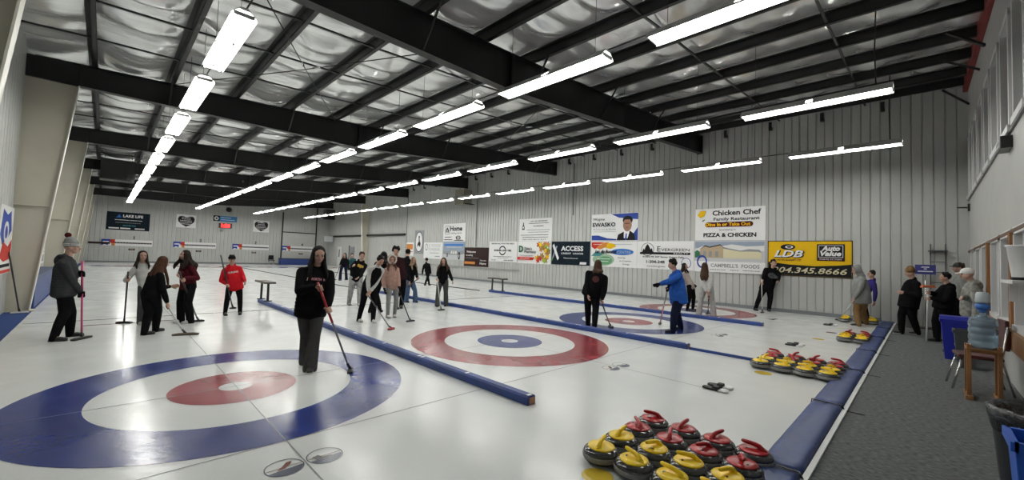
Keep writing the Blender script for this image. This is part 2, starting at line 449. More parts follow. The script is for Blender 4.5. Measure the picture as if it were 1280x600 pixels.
# ------------------------------------------------------------------ hanging fluorescent fixtures
def make_fixture(hang):
    e = empty('fluorescent_light', (0, 0, 0))
    L = 2.5
    h = MB()
    h.prism([(-0.075, 0.10), (-0.05, 0.135), (0.05, 0.135), (0.075, 0.10), (0.07, 0.094), (-0.07, 0.094)], 0, L)
    for a, b in ((0, 1.19), (1.31, L)):           # wings with uplight slots
        for q in (-1, 1): h.prism([(q * 0.07, 0.104), (q * 0.158, 0.03), (q * 0.17, -0.012), (q * 0.165, -0.012), (q * 0.152, 0.028), (q * 0.066, 0.096)], a, b)
    h.prism([(-0.171, -0.014), (-0.166, 0.0155), (-0.161, 0.013), (-0.165, -0.014)], 0, L); h.prism([(0.171, -0.014), (0.166, 0.0155), (0.161, 0.013), (0.165, -0.014)], 0, L)
    h.build('reflector_hood', M_hood, e)
    for x, z in ((-0.115, 0.018), (-0.04, 0.036), (0.04, 0.036), (0.115, 0.018)):
        MB().cyl((x, 0.03, z - 0.006), (x, L - 0.03, z - 0.006), 0.019, n=8).build('tube', M_tube, e)
    for y in (0, L - 0.02):
        MB().box(-0.13, 0.13, y, y + 0.02, 0.0, 0.055).build('lamp_holder', M_hood, e)
    for y in (0.25, L - 0.25):
        MB().cyl((0, y, 0.13), (0, y, hang), 0.004, n=5).build('hanger', M_steel, e)
    return e
LX = [1.25, 5.66, 10.06, 14.55]
LZ = 4.9
for s, lx in enumerate(LX):
    fix = make_fixture(ROOF(lx) - LZ - 0.02); first = True
    for k in range(14):
        if s == 0 and k < 1: continue
        f = fix if first else copy_tree(fix); first = False
        f.location = (lx, 0.38 + 3.25 * k, LZ)
        tag(f, 'hanging fluorescent fixture above the %s sheet from the columns, %s one from the camera' % (ORD[s], ORD[k]), 'light', 'fluorescent fixtures over the %s sheet' % ORD[s])
for s, lx in enumerate(LX):
    m = MB().cyl((lx + 0.03, 0.4, LZ + 0.148), (lx + 0.03, 45.0, LZ + 0.148), 0.012, n=6)
    tag(m.build('conduit', M_steel2), 'thin dark conduit joining the light fixtures of the %s row from the columns' % ORD[s], 'conduit', 'lighting conduits')
for k, (x, y, z0, z1) in enumerate(((10.06, 0.62, 5.0, 6.45), (14.55, 0.62, 5.0, 6.75))):
    m = MB().tube([(x, y, z1 + 0.1), (x + 0.01, y + 0.02, (z0 + z1) / 2), (x, y, z0 + 0.03)], 0.012, 6)
    tag(m.build('power_cable', M_black), 'black power cable dropping from the roof to the near end of the %s light row' % ORD[k + 2], 'cable')

# ------------------------------------------------------------------ ice markings
TX = [1.16, 5.56, 10.0, 14.5]
TY = 5.56
def ring(mb, cx, cy, r0, r1, z, n=72):
    A = [mb.bm.verts.new((cx + r0 * math.cos(2 * math.pi * k / n), cy + r0 * math.sin(2 * math.pi * k / n), z)) for k in range(n)] if r0 > 0 else None
    B = [mb.bm.verts.new((cx + r1 * math.cos(2 * math.pi * k / n), cy + r1 * math.sin(2 * math.pi * k / n), z)) for k in range(n)]
    if A:
        for k in range(n): mb.bm.faces.new((A[k], B[k], B[(k + 1) % n], A[(k + 1) % n]))
    else: mb.bm.faces.new(B)
    return mb
cols = [(M_ice_blue, M_ice_red, 'blue', 'red'), (M_ice_red, M_ice_blue, 'red', 'blue')] * 2
HNAME = ['under the woman in black', 'between two blue dividers', 'under the person in blue', 'by the sponsor wall']
for j in range(4):
    for far in (0, 1):
        ty = TY if not far else TY + 34.75
        e = empty('painted_house', (TX[j], ty, 0.0))
        c = cols[j]
        tag(e, '%s target rings with %s centre ring in the ice, %s%s' % (c[2], c[3], 'distant end, ' if far else '', ['sheet one', 'sheet two', 'sheet three', 'sheet four'][j] if far else HNAME[j]), 'target rings')
        ring(MB(), 0, 0, 1.22, 1.829, 0.002).build('outer_ring', c[0], e)
        ring(MB(), 0, 0, 0.16, 0.61, 0.002).build('inner_ring', c[1], e)
        ring(MB(), 0, 0, 0, 0.16, 0.002).build('button', M_ice, e)
lines = MB()
for y in (TY, TY - 1.829, TY + 34.75, TY + 34.75 + 1.829): lines.box(-1.0, 17.1, y - 0.005, y + 0.005, 0.0025, 0.003)
for x in TX: lines.box(x - 0.004, x + 0.004, TY - 3.66, TY + 38.4, 0.0025, 0.003)
tag(lines.build('ice_line', M_ice_grey), 'thin grey tee, back and centre lines frozen into the sheets', 'line')
tag(MB().box(-1.0, 17.1, 11.96, 12.02, 0.0025, 0.003).build('hog_line', M_ice_dark), 'dark hog line crossing the ice behind the first players', 'line')
tag(MB().box(-1.0, 17.1, 33.9, 33.98, 0.0025, 0.003).build('hog_line', M_ice_dark), 'dark hog line at the distant end of the ice', 'line')
tag(MB().box(-0.2, 1.4, 11.2, 11.27, 0.0025, 0.003).build('ice_stripe', M_ice_red), 'short red stripe in the ice beside the girl in the white hoodie', 'line')
# printed pairs of ovals behind every house
for j in range(4):
    for s in (-1, 1):
        e = empty('ice_print', (TX[j] + s * 0.142, 3.28, 0))
        tag(e, 'small round printed emblem in the ice behind the %s house, %s' % (['blue', 'red', 'blue', 'red'][j] + [' near', ' near', ' third', ' fourth'][j],
            'brown and blue picture' if s < 0 else 'grey and black picture'), 'ice emblem')
        ring(MB(), 0, 0, 0.122, 0.13, 0.003).build('rim', M_ice_slate, e)
        m = MB()
        m.bm.faces.new([m.bm.verts.new((0.121 * math.cos(t), 0.121 * math.sin(t), 0.0028)) for t in [math.radians(a) for a in range(200, 351, 10)]])
        m.build('picture', M_ice_slate, e)
        m = MB()
        pts = [(-0.06, -0.03), (0.0, -0.02), (0.05, 0.03), (0.07, 0.075), (0.03, 0.07), (-0.01, 0.02)] if s < 0 else [(-0.09, 0.02), (-0.04, 0.035), (-0.02, -0.01), (0.05, -0.02), (0.02, -0.05), (-0.06, -0.05)]
        m.bm.faces.new([m.bm.verts.new((x, y, 0.0032)) for x, y in pts])
        m.build('figure', M_ice_brown if s < 0 else M_ice_dark, e)
        MB().box(-0.118, 0.118, 0.0, 0.006, 0.0028, 0.0033).build('stripe', M_ice_brown, e)
for k, (x, y, m_, nm) in enumerate(((2.66, 1.7, M_ice_yellow, 'by the large foreground stone cluster'), (7.05, 1.7, M_ice_yellow, 'by the second stone cluster'), (11.48, 1.69, M_ice_yellow, 'by the third stone cluster'), (12.95, 1.64, M_ice_red, 'by the third stone cluster'))):
    o = ring(MB(), 0, 0, 0, 0.115, 0.003, 32).build('ice_spot', m_); o.location = (x, y, 0)
    tag(o, '%s round spot in the ice %s' % ('red' if m_ is M_ice_red else 'yellow', nm), 'ice spot')

# hacks
def hack():
    e = empty('curling_hack')
    for s in (-1, 1):
        r = MB()
        r.extr([(s * 0.09 - 0.05, -0.10), (s * 0.09 + 0.05, -0.10), (s * 0.09 + 0.055, 0.02), (s * 0.09 + 0.03, 0.09), (s * 0.09 - 0.03, 0.09), (s * 0.09 - 0.055, 0.02)], 0.004, 0.03)
        r.prism([(s * 0.09 - 0.05, 0.03), (s * 0.09 + 0.05, 0.03), (s * 0.09 + 0.04, 0.055), (s * 0.09 - 0.04, 0.055)], -0.10, -0.03)
        r.build('foot_rubber', M_black, e, 0.006)
        h = MB(); h.ell((s * 0.09, -0.17, 0.022), (0.055, 0.05, 0.022))
        h.box(s * 0.09 - 0.04, s * 0.09 + 0.04, -0.16, -0.09, 0.004, 0.02)
        h.build('heel_block', M_white, e)
    return e
hk = hack()
for j in range(4):
    h = hk if j == 0 else copy_tree(hk)
    h.location = (TX[j] + 0.1, 1.93, 0)
    tag(h, 'black rubber hack with white block, %s' % ['behind the near blue house', 'on the ice before the foreground stone cluster', 'behind the second stone cluster', 'near the third stone cluster'][j], 'hack', 'hacks')

# ------------------------------------------------------------------ dividers, pads, benches
def divider(x, ya, yb, n, name, w=0.12, h=0.1):
    L = (yb - ya) / n
    for k in range(n):
        e = empty('divider_board', (x, ya + L * k, 0))
        m = MB(); m.prism([(-w / 2, 0.0), (w / 2, 0.0), (w / 2, h * 0.8), (w * 0.36, h), (-w * 0.36, h), (-w / 2, h * 0.8)], 0.004, L - 0.004)
        m.build('foam_sleeve', M_foam_d, e)
        c = MB(); c.prism([(-w * 0.36, 0.012), (w * 0.36, 0.012), (w * 0.36, h * 0.8), (-w * 0.36, h * 0.8)], -0.006, 0.006)
        c.build('timber_core', M_wood, e)
        c = MB()
        for yy in (0.02, L - 0.06, L * 0.5): c.prism([(-w * 0.3, h - 0.002), (w * 0.2, h - 0.002), (w * 0.2, h + 0.002), (-w * 0.3, h + 0.002)], yy, yy + 0.035)
        c.build('worn_tape', M_white, e)
        tag(e, 'blue foam divider board between %s, %s from the carpet end' % (name, ORD[k]), 'divider', 'divider boards between ' + name)
divider(3.37, 3.0, 13.9, 5, 'the first and second sheets')
divider(7.82, 3.1, 15.6, 5, 'the second and third sheets')
divider(12.5, 3.02, 13.9, 5, 'the third and fourth sheets')
o = MB().box(7.78, 7.83, 1.95, 3.08, 0.0, 0.045).build('divider_strip', M_foam_d)
tag(o, 'thin blue strip from the divider end to the second stone cluster', 'divider')
for k, (x, y0, y1) in enumerate(((7.86, 15.7, 46.0), (12.4, 14.5, 46.0))):
    o = MB().box(x - 0.02, x + 0.02, y0, y1, 0, 0.03).build('divider_hose', M_black)
    tag(o, 'thin dark strip continuing the %s divider to the distant end' % ['second', 'third'][k], 'divider')

def bench(x, y, label):
    e = empty('ice_bench', (x, y, 0))
    s = MB(); s.box(-0.15, 0.15, -0.52, 0.52, 0.60, 0.655); s.build('seat', mat('black_brown_padding', (0.05, 0.04, 0.03), 0.5), e, 0.02)
    for yy in (-0.33, 0.33):
        l = MB(); l.bar((0, yy * 1.05, 0.1), (0, yy, 0.60), 0.05, 0.05); l.box(-0.1, 0.1, yy * 1.05 - 0.03, yy * 1.05 + 0.03, 0.10, 0.12)
        l.build('leg', M_black, e)
    tag(e, label, 'bench')
bench(3.37, 13.45, 'small dark bench on the divider beside the first sheet')
bench(12.5, 13.4, 'small dark bench on the divider before the wall of sponsor signs')

def pad(x0, x1, k):
    e = empty('edge_pad', (x0, 0.665, 0))
    L = x1 - x0
    P = [(0.0, 0.0), (0.0, 0.035), (0.03, 0.055), (0.1, 0.058), (0.135, 0.046), (0.17, 0.058), (0.24, 0.055), (0.27, 0.035), (0.27, 0.0)]
    m = MB(); n = 14
    rings = []
    for i in range(n + 1):
        t = i / n; sq = 0.86 if i in (0, n) else 1.0 + 0.05 * math.sin(i * 2.1 + k)
        rings.append([m.bm.verts.new((0.012 + t * (L - 0.024), y, z * sq)) for y, z in P])
    for A, B in zip(rings, rings[1:]):
        for q in range(len(P) - 1): m.bm.faces.new((A[q], A[q + 1], B[q + 1], B[q])).smooth = True
    m.bm.faces.new(rings[0]); m.bm.faces.new(rings[-1][::-1])
    m.build('foam_cushion', M_foam, e)
    s = MB(); xx = L - 0.03
    for (a, b) in (((-0.2, 0.008), (-0.02, 0.012)), ((-0.02, 0.012), (-0.006, 0.058)), ((-0.006, 0.058), (0.27, 0.064)), ((0.27, 0.064), (0.276, 0.01))):
        s.bar((xx, a[0], a[1]), (xx - 0.02, b[0], b[1]), 0.022, 0.006)
    s.build('strap', M_black, e)
    tag(e, 'blue vinyl foam pad along the carpet edge of the ice, %s piece from the camera' % ORD[k], 'pad', 'blue edge pads')
xs = [-1.0, 1.4, 3.8, 6.0, 8.3, 10.5, 12.8, 15.0, 17.1]
for k in range(8): pad(xs[k], xs[k + 1], k)

# blue bumper block behind the second column, leaning broom, poster
e = empty('bumper_block', (-1.24, 14.5, 0)); tag(e, 'tall blue foam bumper block behind the cream column on the blue carpet', 'bumper')
MB().box(-0.17, 0.17, 0.12, 5.8, 0.01, 0.66).build('cushion', M_foam_d, e, 0.02)
MB().box(-0.18, 0.18, 0.11, 5.8, 0.66, 0.74).build('top_rail', mat('dark_blue_grey_top', (0.04, 0.06, 0.13), 0.5), e, 0.01)
e = empty('bumper_block', (14.9, 46.9, 0)); tag(e, 'long low blue bumper before the overhead door at the distant end', 'bumper')
MB().box(-2.0, 2.0, -0.2, 0.2, 0.01, 0.62).build('cushion', M_foam_d, e, 0.02)
MB().box(-2.02, 2.02, -0.21, 0.21, 0.62, 0.68).build('top_rail', M_steel2, e)


# ------------------------------------------------------------------ curling stones
def lathe_mesh(prof, n=32): return MB().lathe(prof, n)
def make_stone(mh):
    e = empty('curling_stone')
    lathe_mesh([(0.06, 0.0), (0.066, 0.003), (0.115, 0.012), (0.134, 0.024), (0.1405, 0.034)]).build('running_base', M_granite, e)
    lathe_mesh([(0.1405, 0.034), (0.1452, 0.044), (0.1462, 0.056), (0.1452, 0.067), (0.1425, 0.073)]).build('striking_band', M_band, e)
    lathe_mesh([(0.1425, 0.073), (0.136, 0.090), (0.120, 0.105), (0.098, 0.114), (0.086, 0.117), (0.0, 0.117)]).build('polished_top', M_granite, e)
    lathe_mesh([(0.102, 0.110), (0.105, 0.117), (0.100, 0.123), (0.06, 0.130), (0.03, 0.134), (0.0, 0.135)]).build('cover_disc', mh, e)
    h = MB()
    h.tube([(-0.058, 0, 0.118), (-0.054, 0, 0.138), (-0.040, 0, 0.154), (-0.012, 0, 0.163), (0.02, 0, 0.166), (0.055, 0, 0.168), (0.078, 0, 0.170), (0.087, 0, 0.171)],
           [0.030, 0.021, 0.0175, 0.0165, 0.0165, 0.016, 0.013, 0.006], 10)
    h.ell((-0.05, 0, 0.127), (0.042, 0.024, 0.014))
    h.build('handle', mh, e)
    MB().cyl((0.045, 0.03, 0.129), (0.045, 0.03, 0.134), 0.009, n=10).build('screw_cap', M_blackp, e)
    return e
sy = make_stone(M_hyel); sr = make_stone(M_hred); used = {'y': False, 'r': False}
sy_rot = {}
def stone(kind, x, y, ang, label, group):
    p = sy if kind == 'y' else sr
    o = copy_tree(p) if used[kind] else p
    used[kind] = True
    o.location = (x, y, 0.0035); o.rotation_euler = (0, 0, math.radians(ang))
    tag(o, label, 'curling stone', group)
YS = [0.97, 1.24, 1.52, 1.81]
ROWN = ['beside the blue pad', 'one in from the pad', 'two in from the pad', 'most distant from the pad']
XN = {'y': ['first line', 'second line'], 'r': ['third line', 'fourth line']}
angs = {0: [80, 100, 85, 20, 150, 130, 150, -10], 1: [200, 160, 30, 35, 100, -20, -15, 110]}
def cluster(x0, cname, rows, jitter, g, cols_=4, skip=()):
    for ci in range(cols_):
        kd = 'y' if ci < 2 else 'r'
        for ri in rows:
            if (ci, ri) in skip: continue
            xx = x0 + [0, 0.30, 0.585, 0.885][ci] + random.uniform(-jitter, jitter); yy = YS[ri] + random.uniform(-jitter, jitter)
            a = angs[0 if kd == 'y' else 1][(ci % 2) * 4 + (ri)]
            stone(kd, xx, yy, a + random.uniform(-12, 12), '%s-handled curling stone of the %s cluster, %s, %s' % ('yellow' if kd == 'y' else 'red', cname, XN[kd][ci % 2], ROWN[ri]), g)
cluster(2.87, 'large close', range(4), 0.008, 'stones beside the first sheet')
cluster(7.36, 'second', range(4), 0.008, 'stones at the end of the second sheet')
cluster(11.62, 'third', range(2), 0.008, 'stones at the end of the third sheet')
stone('y', 16.0, 1.72, 30, 'yellow-handled curling stone alone beyond the grey hoodie, away from the pad', 'stones by the sign wall')
stone('y', 16.35, 1.70, 80, 'yellow-handled curling stone touching another beyond the grey hoodie', 'stones by the sign wall')
stone('y', 16.1, 1.08, 10, 'yellow-handled curling stone by the blue pad behind the tan trousers', 'stones by the sign wall')
stone('y', 16.45, 1.1, 120, 'yellow-handled curling stone in the pad corner by the sign wall', 'stones by the sign wall')

# ------------------------------------------------------------------ signs
def flat_text(body, u, v, size, width=None, bold=0.0, shear=0.0, align='CENTER', extr=0.0015, spacing=1.0):
    """lettering mesh in local x (right) / z (up), thin along y"""
    cu = bpy.data.curves.new('t', 'FONT'); cu.body = body; cu.size = size; cu.align_x = align; cu.align_y = 'CENTER'
    cu.offset = bold; cu.shear = shear; cu.extrude = extr; cu.space_character = spacing; cu.resolution_u = 2
    ob = bpy.data.objects.new('t', cu); COL.objects.link(ob)
    bpy.context.view_layer.update()
    me = bpy.data.meshes.new_from_object(ob.evaluated_get(bpy.context.evaluated_depsgraph_get()))
    bpy.data.objects.remove(ob); bpy.data.curves.remove(cu)
    co = [v_.co.copy() for v_ in me.vertices]
    if not co: return me
    x0 = min(c.x for c in co); x1 = max(c.x for c in co)
    sx = (width / (x1 - x0)) if width else 1.0
    xc = (x0 + x1) / 2 if align == 'CENTER' else x0
    for v_ in me.vertices:
        v_.co = Vector(((v_.co.x - xc) * sx + u, -v_.co.z, v_.co.y + v))
    return me
class Sign:
    def __init__(s, name, loc, rz, W, Hh, bm_, label, cat='sign', border=None, th=0.02):
        s.e = empty(name, loc, rz); s.W = W; s.H = Hh; s.k = 1
        tag(s.e, label, cat)
        MB().box(0, W, -th, 0, 0, Hh).build('board', bm_, s.e)
        s.f = -th
        if border:
            b = MB(); t = 0.025
            for a in ((0, W, 0, t), (0, W, Hh - t, Hh), (0, t, 0, Hh), (W - t, W, 0, Hh)): b.box(a[0], a[1], -th - 0.004, -th, a[2], a[3])
            b.build('border', border, s.e)
    def lay(s):
        s.k += 1
        return s.f - 0.0016 * s.k
    def poly(s, name, pts, m, parent=None):
        y = s.lay(); return MB().prism(pts, y, s.f + 0.0005).build(name, m, s.e)
    def rect(s, name, x0, x1, z0, z1, m): return s.poly(name, [(x0, z0), (x1, z0), (x1, z1), (x0, z1)], m)
    def disc(s, name, cx, cz, rx, rz, m, r0=0, n=32):
        y = s.lay()
        if not r0: return s.poly(name, [(cx + rx * math.cos(2 * math.pi * k / n), cz + rz * math.sin(2 * math.pi * k / n)) for k in range(n)], m)
        mb = MB()
        O = [(cx + rx * math.cos(2 * math.pi * k / n), cz + rz * math.sin(2 * math.pi * k / n)) for k in range(n)]
        I = [(cx + rx * r0 * math.cos(2 * math.pi * k / n), cz + rz * r0 * math.sin(2 * math.pi * k / n)) for k in range(n)]
        vo = [mb.bm.verts.new((x, y, z)) for x, z in O]; vi = [mb.bm.verts.new((x, y, z)) for x, z in I]
        wo = [mb.bm.verts.new((x, s.f, z)) for x, z in O]; wi = [mb.bm.verts.new((x, s.f, z)) for x, z in I]
        for k in range(n):
            q = (k + 1) % n
            mb.bm.faces.new((vo[k], vo[q], vi[q], vi[k])); mb.bm.faces.new((vo[k], wo[k], wo[q], vo[q])); mb.bm.faces.new((vi[k], vi[q], wi[q], wi[k]))
        return mb.build(name, m, s.e)
    def text(s, body, u, v, size, m, **kw):
        me = flat_text(body, u, v, size, **kw)
        me.materials.append(m)
        o = bpy.data.objects.new('lettering', me); COL.objects.link(o); o.parent = s.e
        o.location = (0, s.lay() - 0.001, 0)
        return o
    def lines(s, x0, x1, z, m, h=0.03, rng=1):
        """illegible small print: broken strokes"""
        y = s.lay(); mb = MB(); x = x0; r = random.Random(int(z * 977) + rng)
        while x < x1:
            w = r.uniform(0.02, 0.09)
            mb.prism([(x, z), (min(x + w, x1), z), (min(x + w, x1), z + h), (x, z + h)], y, s.f); x += w + r.uniform(0.01, 0.03)
        return mb.build('small_print', m, s.e)
def col(name, c, r=0.55): return mat('print_' + name, c, r, spec=0.12)
K = col('black', (0.012, 0.012, 0.014)); W_ = col('white', (0.75, 0.75, 0.75)); NAVY = col('navy', (0.004, 0.010, 0.017)); BLUE = col('blue', (0.03, 0.06, 0.28))
YEL = col('yellow', (0.68, 0.42, 0.01)); ORG = col('orange', (0.52, 0.20, 0.05)); RED = col('red', (0.42, 0.03, 0.02)); GRN = col('green', (0.08, 0.28, 0.05)); MAR = col('maroon', (0.06, 0.01, 0.012))
GREY = col('grey', (0.25, 0.26, 0.27)); LG = col('pale_grey', (0.5, 0.51, 0.52)); SKY = col('sky_blue', (0.27, 0.32, 0.40)); TAN = col('tan', (0.42, 0.33, 0.22)); BRN = col('brown', (0.028, 0.014, 0.013)); TEAL = col('teal', (0.06, 0.22, 0.24)); LIME = col('lime', (0.25, 0.40, 0.05)); LEAF = col('leaf_brown', (0.3, 0.17, 0.05)); CREAM = col('cream', (0.62, 0.57, 0.38)); SKIN = col('skin_tone', (0.30, 0.16, 0.11)); LBLUE = col('mid_blue', (0.03, 0.14, 0.45)); GOLD = col('gold', (0.6, 0.5, 0.2)); DGREEN = col('dark_green', (0.03, 0.12, 0.06)); PKG = col('dull_white', (0.66, 0.66, 0.64))

def rsign(name, ya, yb, z0, z1, m, label, **kw):     # sign on the wall at x = XR, ya > yb
    return Sign(name, (XR - 0.002, ya, z0), -math.pi / 2, ya - yb, z1 - z0, m, label, **kw)

# Chicken Chef
s = rsign('restaurant_sign', 6.63, 4.11, 2.56, 3.83, W_, 'white restaurant board reading Chicken Chef, above the store picture')
s.text('Chicken Chef', 1.52, 1.07, 0.27, K, width=1.72, bold=0.008)
s.text('Family Restaurant', 1.52, 0.83, 0.17, K, width=1.62, bold=0.004)
s.poly('pill', [(0.38 + 0.1 * (1 - math.cos(a)), 0.62 + 0.1 * math.sin(a)) for a in [math.radians(t) for t in range(-90, 91, 30)]] + [(2.02 + 0.1 * math.cos(a), 0.62 + 0.1 * math.sin(a)) for a in [math.radians(t) for t in range(90, -91, -30)]], MAR)
s.text('Dine In or Take Out', 1.22, 0.62, 0.18, YEL, width=1.62, bold=0.006)
s.text('Specializing In', 1.22, 0.41, 0.08, K, width=0.6)
s.text('PIZZA & CHICKEN', 1.28, 0.2, 0.21, K, width=1.9, bold=0.008)
s.poly('chef_logo', [(0.08, 1.02), (0.2, 1.2), (0.42, 1.18), (0.36, 0.98), (0.2, 0.9)], YEL)
s.poly('logo_stroke', [(0.26, 0.78), (0.36, 0.84), (0.38, 0.82), (0.3, 0.76)], K)
# store picture
s = rsign('store_sign', 6.64, 4.10, 1.30, 2.545, LG, 'board with a store building picture reading CAMPBELL\'S FOODS')
s.rect('cloud_band', 0.02, 2.5, 0.95, 1.2, SKY)
s.poly('cloud', [(0.0, 0.88), (0.3, 1.02), (0.9, 1.0), (1.4, 1.1), (1.9, 1.02), (2.5, 1.05), (2.5, 0.85), (0.0, 0.82)], PKG)
s.rect('parking_ground', 0, 2.54, 0.42, 0.62, LG)
s.poly('building_front', [(0.22, 0.56), (0.22, 0.92), (0.42, 1.04), (0.58, 0.98), (0.98, 1.08), (1.1, 0.98), (1.1, 0.56)], TAN)
s.poly('building_side', [(1.1, 0.56), (1.1, 0.94), (1.7, 0.84), (2.3, 0.82), (2.42, 0.76), (2.42, 0.56)], CREAM)
s.poly('roof_line', [(1.05, 1.0), (1.7, 0.86), (2.0, 0.92), (2.34, 0.9), (2.42, 0.8), (2.3, 0.83), (1.7, 0.82), (1.1, 0.93)], GREY)
s.poly('gable_line', [(0.2, 0.9), (0.42, 1.06), (0.58, 1.0), (0.98, 1.1), (1.12, 0.98), (0.98, 1.06), (0.58, 0.96), (0.42, 1.02)], BRN)
for a in (0.34, 0.56, 0.8): s.rect('storefront_window', a, a + 0.1, 0.6, 0.82, GREY)
s.poly('tree', [(0.02, 0.56), (0.02, 0.8), (0.1, 0.86), (0.2, 0.78), (0.2, 0.56)], DGREEN)
s.rect('lower_band', 0, 2.54, 0.0, 0.42, W_)
s.disc('oval_logo', 0.3, 0.4, 0.2, 0.26, BLUE, 0.72)
s.text("CAMPBELL'S  FOODS", 1.5, 0.26, 0.19, GREY, width=1.72, bold=0.005)
s.lines(0.62, 1.2, 0.09, K, 0.02); s.lines(1.35, 1.65, 0.09, K, 0.02); s.lines(1.8, 2.36, 0.09, K, 0.02)
# LDB / Auto Value
s = rsign('auto_parts_sign', 4.03, 1.63, 1.29, 2.53, YEL, 'yellow and black auto parts board reading LDB and Auto Value', border=K)
s.poly('phone_band', [(0.03, 0.03), (2.37, 0.03), (2.37, 0.46), (2.1, 0.42), (1.4, 0.37), (0.7, 0.40), (0.03, 0.48)], K)
s.disc('car_logo', 0.62, 1.02, 0.22, 0.1, K); s.disc('car_highlight', 0.66, 1.02, 0.12, 0.05, W_, 0.6)
s.text('LDB', 0.66, 0.755, 0.34, K, width=0.9, bold=0.02, shear=0.3)
s.text('LDB', 0.64, 0.77, 0.33, W_, width=0.86, bold=0.008, shear=0.3)
s.text('LAC DU BONNET LTD', 0.65, 0.56, 0.085, MAR, width=0.74, bold=0.002, shear=0.2)
s.rect('plate', 1.46, 2.2, 0.56, 1.12, K); s.rect('plate_line', 1.5, 2.16, 0.67, 1.08, LG); s.rect('plate_field', 1.52, 2.14, 0.69, 1.06, K)
s.text('Auto', 1.83, 0.97, 0.22, W_, width=0.5, bold=0.01, shear=0.25); s.text('Value', 1.83, 0.8, 0.22, W_, width=0.56, bold=0.01, shear=0.25)
s.rect('red_strip', 1.48, 2.18, 0.575, 0.645, MAR); s.text('PARTS STORES', 1.83, 0.61, 0.06, W_, width=0.58)
s.text('204.345.8666', 1.2, 0.2, 0.27, CREAM, width=2.12, bold=0.004, shear=0.25)
# Evergreen
s = rsign('realty_sign', 9.20, 6.67, 1.31, 2.53, W_, 'white realty board reading Evergreen Realty behind the blue jacket')
s.disc('logo_ring', 0.5, 0.86, 0.3, 0.29, K, 0.93)
s.poly('evergreens', [(0.25, 0.72), (0.3, 0.9), (0.36, 0.84), (0.42, 1.0), (0.5, 1.1), (0.58, 0.98), (0.64, 0.86), (0.7, 0.92), (0.76, 0.72)], K)
s.rect('bar', 0.14, 2.38, 0.64, 0.74, K); s.text('E', 1.03, 0.87, 0.34, K, width=0.15); s.text('VERGREEN', 1.74, 0.84, 0.17, K, width=1.22)
s.text('REALTY', 2.0, 0.69, 0.085, W_, width=0.62)
s.text('41050 PR 307 Seven Sisters Falls', 1.2, 0.53, 0.1, K, width=1.85, bold=0.002)
s.text('1-204-348', 0.88, 0.31, 0.17, K, width=0.84, bold=0.004); s.text('www.Evergreen', 0.9, 0.12, 0.1, K, width=0.84)
s.disc('side_emblem', 2.22, 0.3, 0.2, 0.22, BLUE, 0.92)
# Wayne Ewasko
s = rsign('campaign_sign', 11.69, 9.17, 2.56, 3.86, W_, 'white and blue board with a portrait of a man in a suit')
s.poly('top_swoosh', [(1.1, 1.28), (1.5, 1.1), (1.9, 1.04), (2.5, 0.98), (2.5, 1.28)], BLUE)
s.poly('bottom_swoosh', [(0.02, 0.02), (0.02, 0.26), (0.4, 0.26), (0.9, 0.12), (1.4, 0.08), (1.4, 0.02)], BLUE)
s.poly('right_swoosh', [(1.5, 0.02), (1.9, 0.12), (2.3, 0.4), (2.5, 0.62), (2.5, 0.02)], BLUE); s.poly('white_swoosh', [(2.18, 0.3), (2.46, 0.78), (2.5, 0.86), (2.5, 0.62), (2.3, 0.36)], W_)
s.poly('suit', [(1.42, 0.02), (1.5, 0.28), (1.78, 0.42), (2.12, 0.46), (2.34, 0.3), (2.38, 0.02)], K)
s.poly('shirt', [(1.8, 0.12), (1.8, 0.42), (2.1, 0.46), (2.0, 0.12)], W_); s.poly('tie', [(1.86, 0.04), (1.9, 0.34), (1.96, 0.34), (1.95, 0.04)], BLUE)
s.disc('hair', 1.98, 0.96, 0.25, 0.2, K); s.disc('face', 1.97, 0.74, 0.215, 0.31, SKIN); s.poly('fringe', [(1.76, 0.92), (1.8, 1.06), (2.0, 1.1), (2.16, 1.05), (2.2, 0.9), (2.1, 0.99), (1.86, 0.99)], K)
s.rect('eyes', 1.85, 2.09, 0.79, 0.82, BRN); s.rect('mouth', 1.91, 2.03, 0.605, 0.62, BRN)
s.text('Wayne', 0.42, 1.04, 0.2, NAVY, width=0.68); s.text('EWASKO', 0.72, 0.77, 0.27, NAVY, width=1.28, bold=0.006)
s.text('MLA for Lac du Bonnet', 0.75, 0.55, 0.1, GREY, width=1.28)
s.lines(0.1, 1.38, 0.43, LG, 0.012)
# colourful sign
s = rsign('centre_sign', 11.68, 9.21, 1.31, 2.535, W_, 'rainbow coloured board with blue brush stroke lettering')
s.poly('red_splash', [(0.02, 0.95), (0.02, 1.18), (0.7, 1.18), (0.62, 1.0), (0.2, 0.84)], RED); s.poly('orange_splash', [(0.3, 0.9), (0.6, 1.16), (1.0, 1.18), (0.86, 0.96), (0.5, 0.82)], ORG); s.poly('yellow_splash', [(0.8, 0.9), (0.95, 1.16), (1.28, 1.1), (1.4, 0.98), (1.1, 0.86)], YEL)
s.disc('pale_green_wash', 0.7, 0.34, 0.6, 0.3, col('wash_green', (0.3, 0.42, 0.3))); s.disc('green_wash', 0.82, 0.3, 0.38, 0.2, col('mid_green', (0.12, 0.3, 0.16)))
s.disc('blue_stroke', 1.72, 0.72, 0.58, 0.15, LBLUE); s.poly('teal_wash', [(0.02, 0.5), (0.3, 0.74), (0.7, 0.62), (0.5, 0.5)], TEAL)
s.text('Lac du Bonnet', 0.84, 0.72, 0.24, K, width=1.2, bold=0.008, shear=0.3); s.text('CENTRE', 1.82, 0.7, 0.19, SKY, width=0.72, bold=0.004)
s.text('sharing', 1.7, 0.45, 0.1, K, width=0.4, shear=.2); s.text('in Creative', 1.9, 0.3, 0.1, K, width=0.6, shear=.2); s.text('Energy', 1.95, 0.15, 0.1, K, width=0.36, shear=.2)
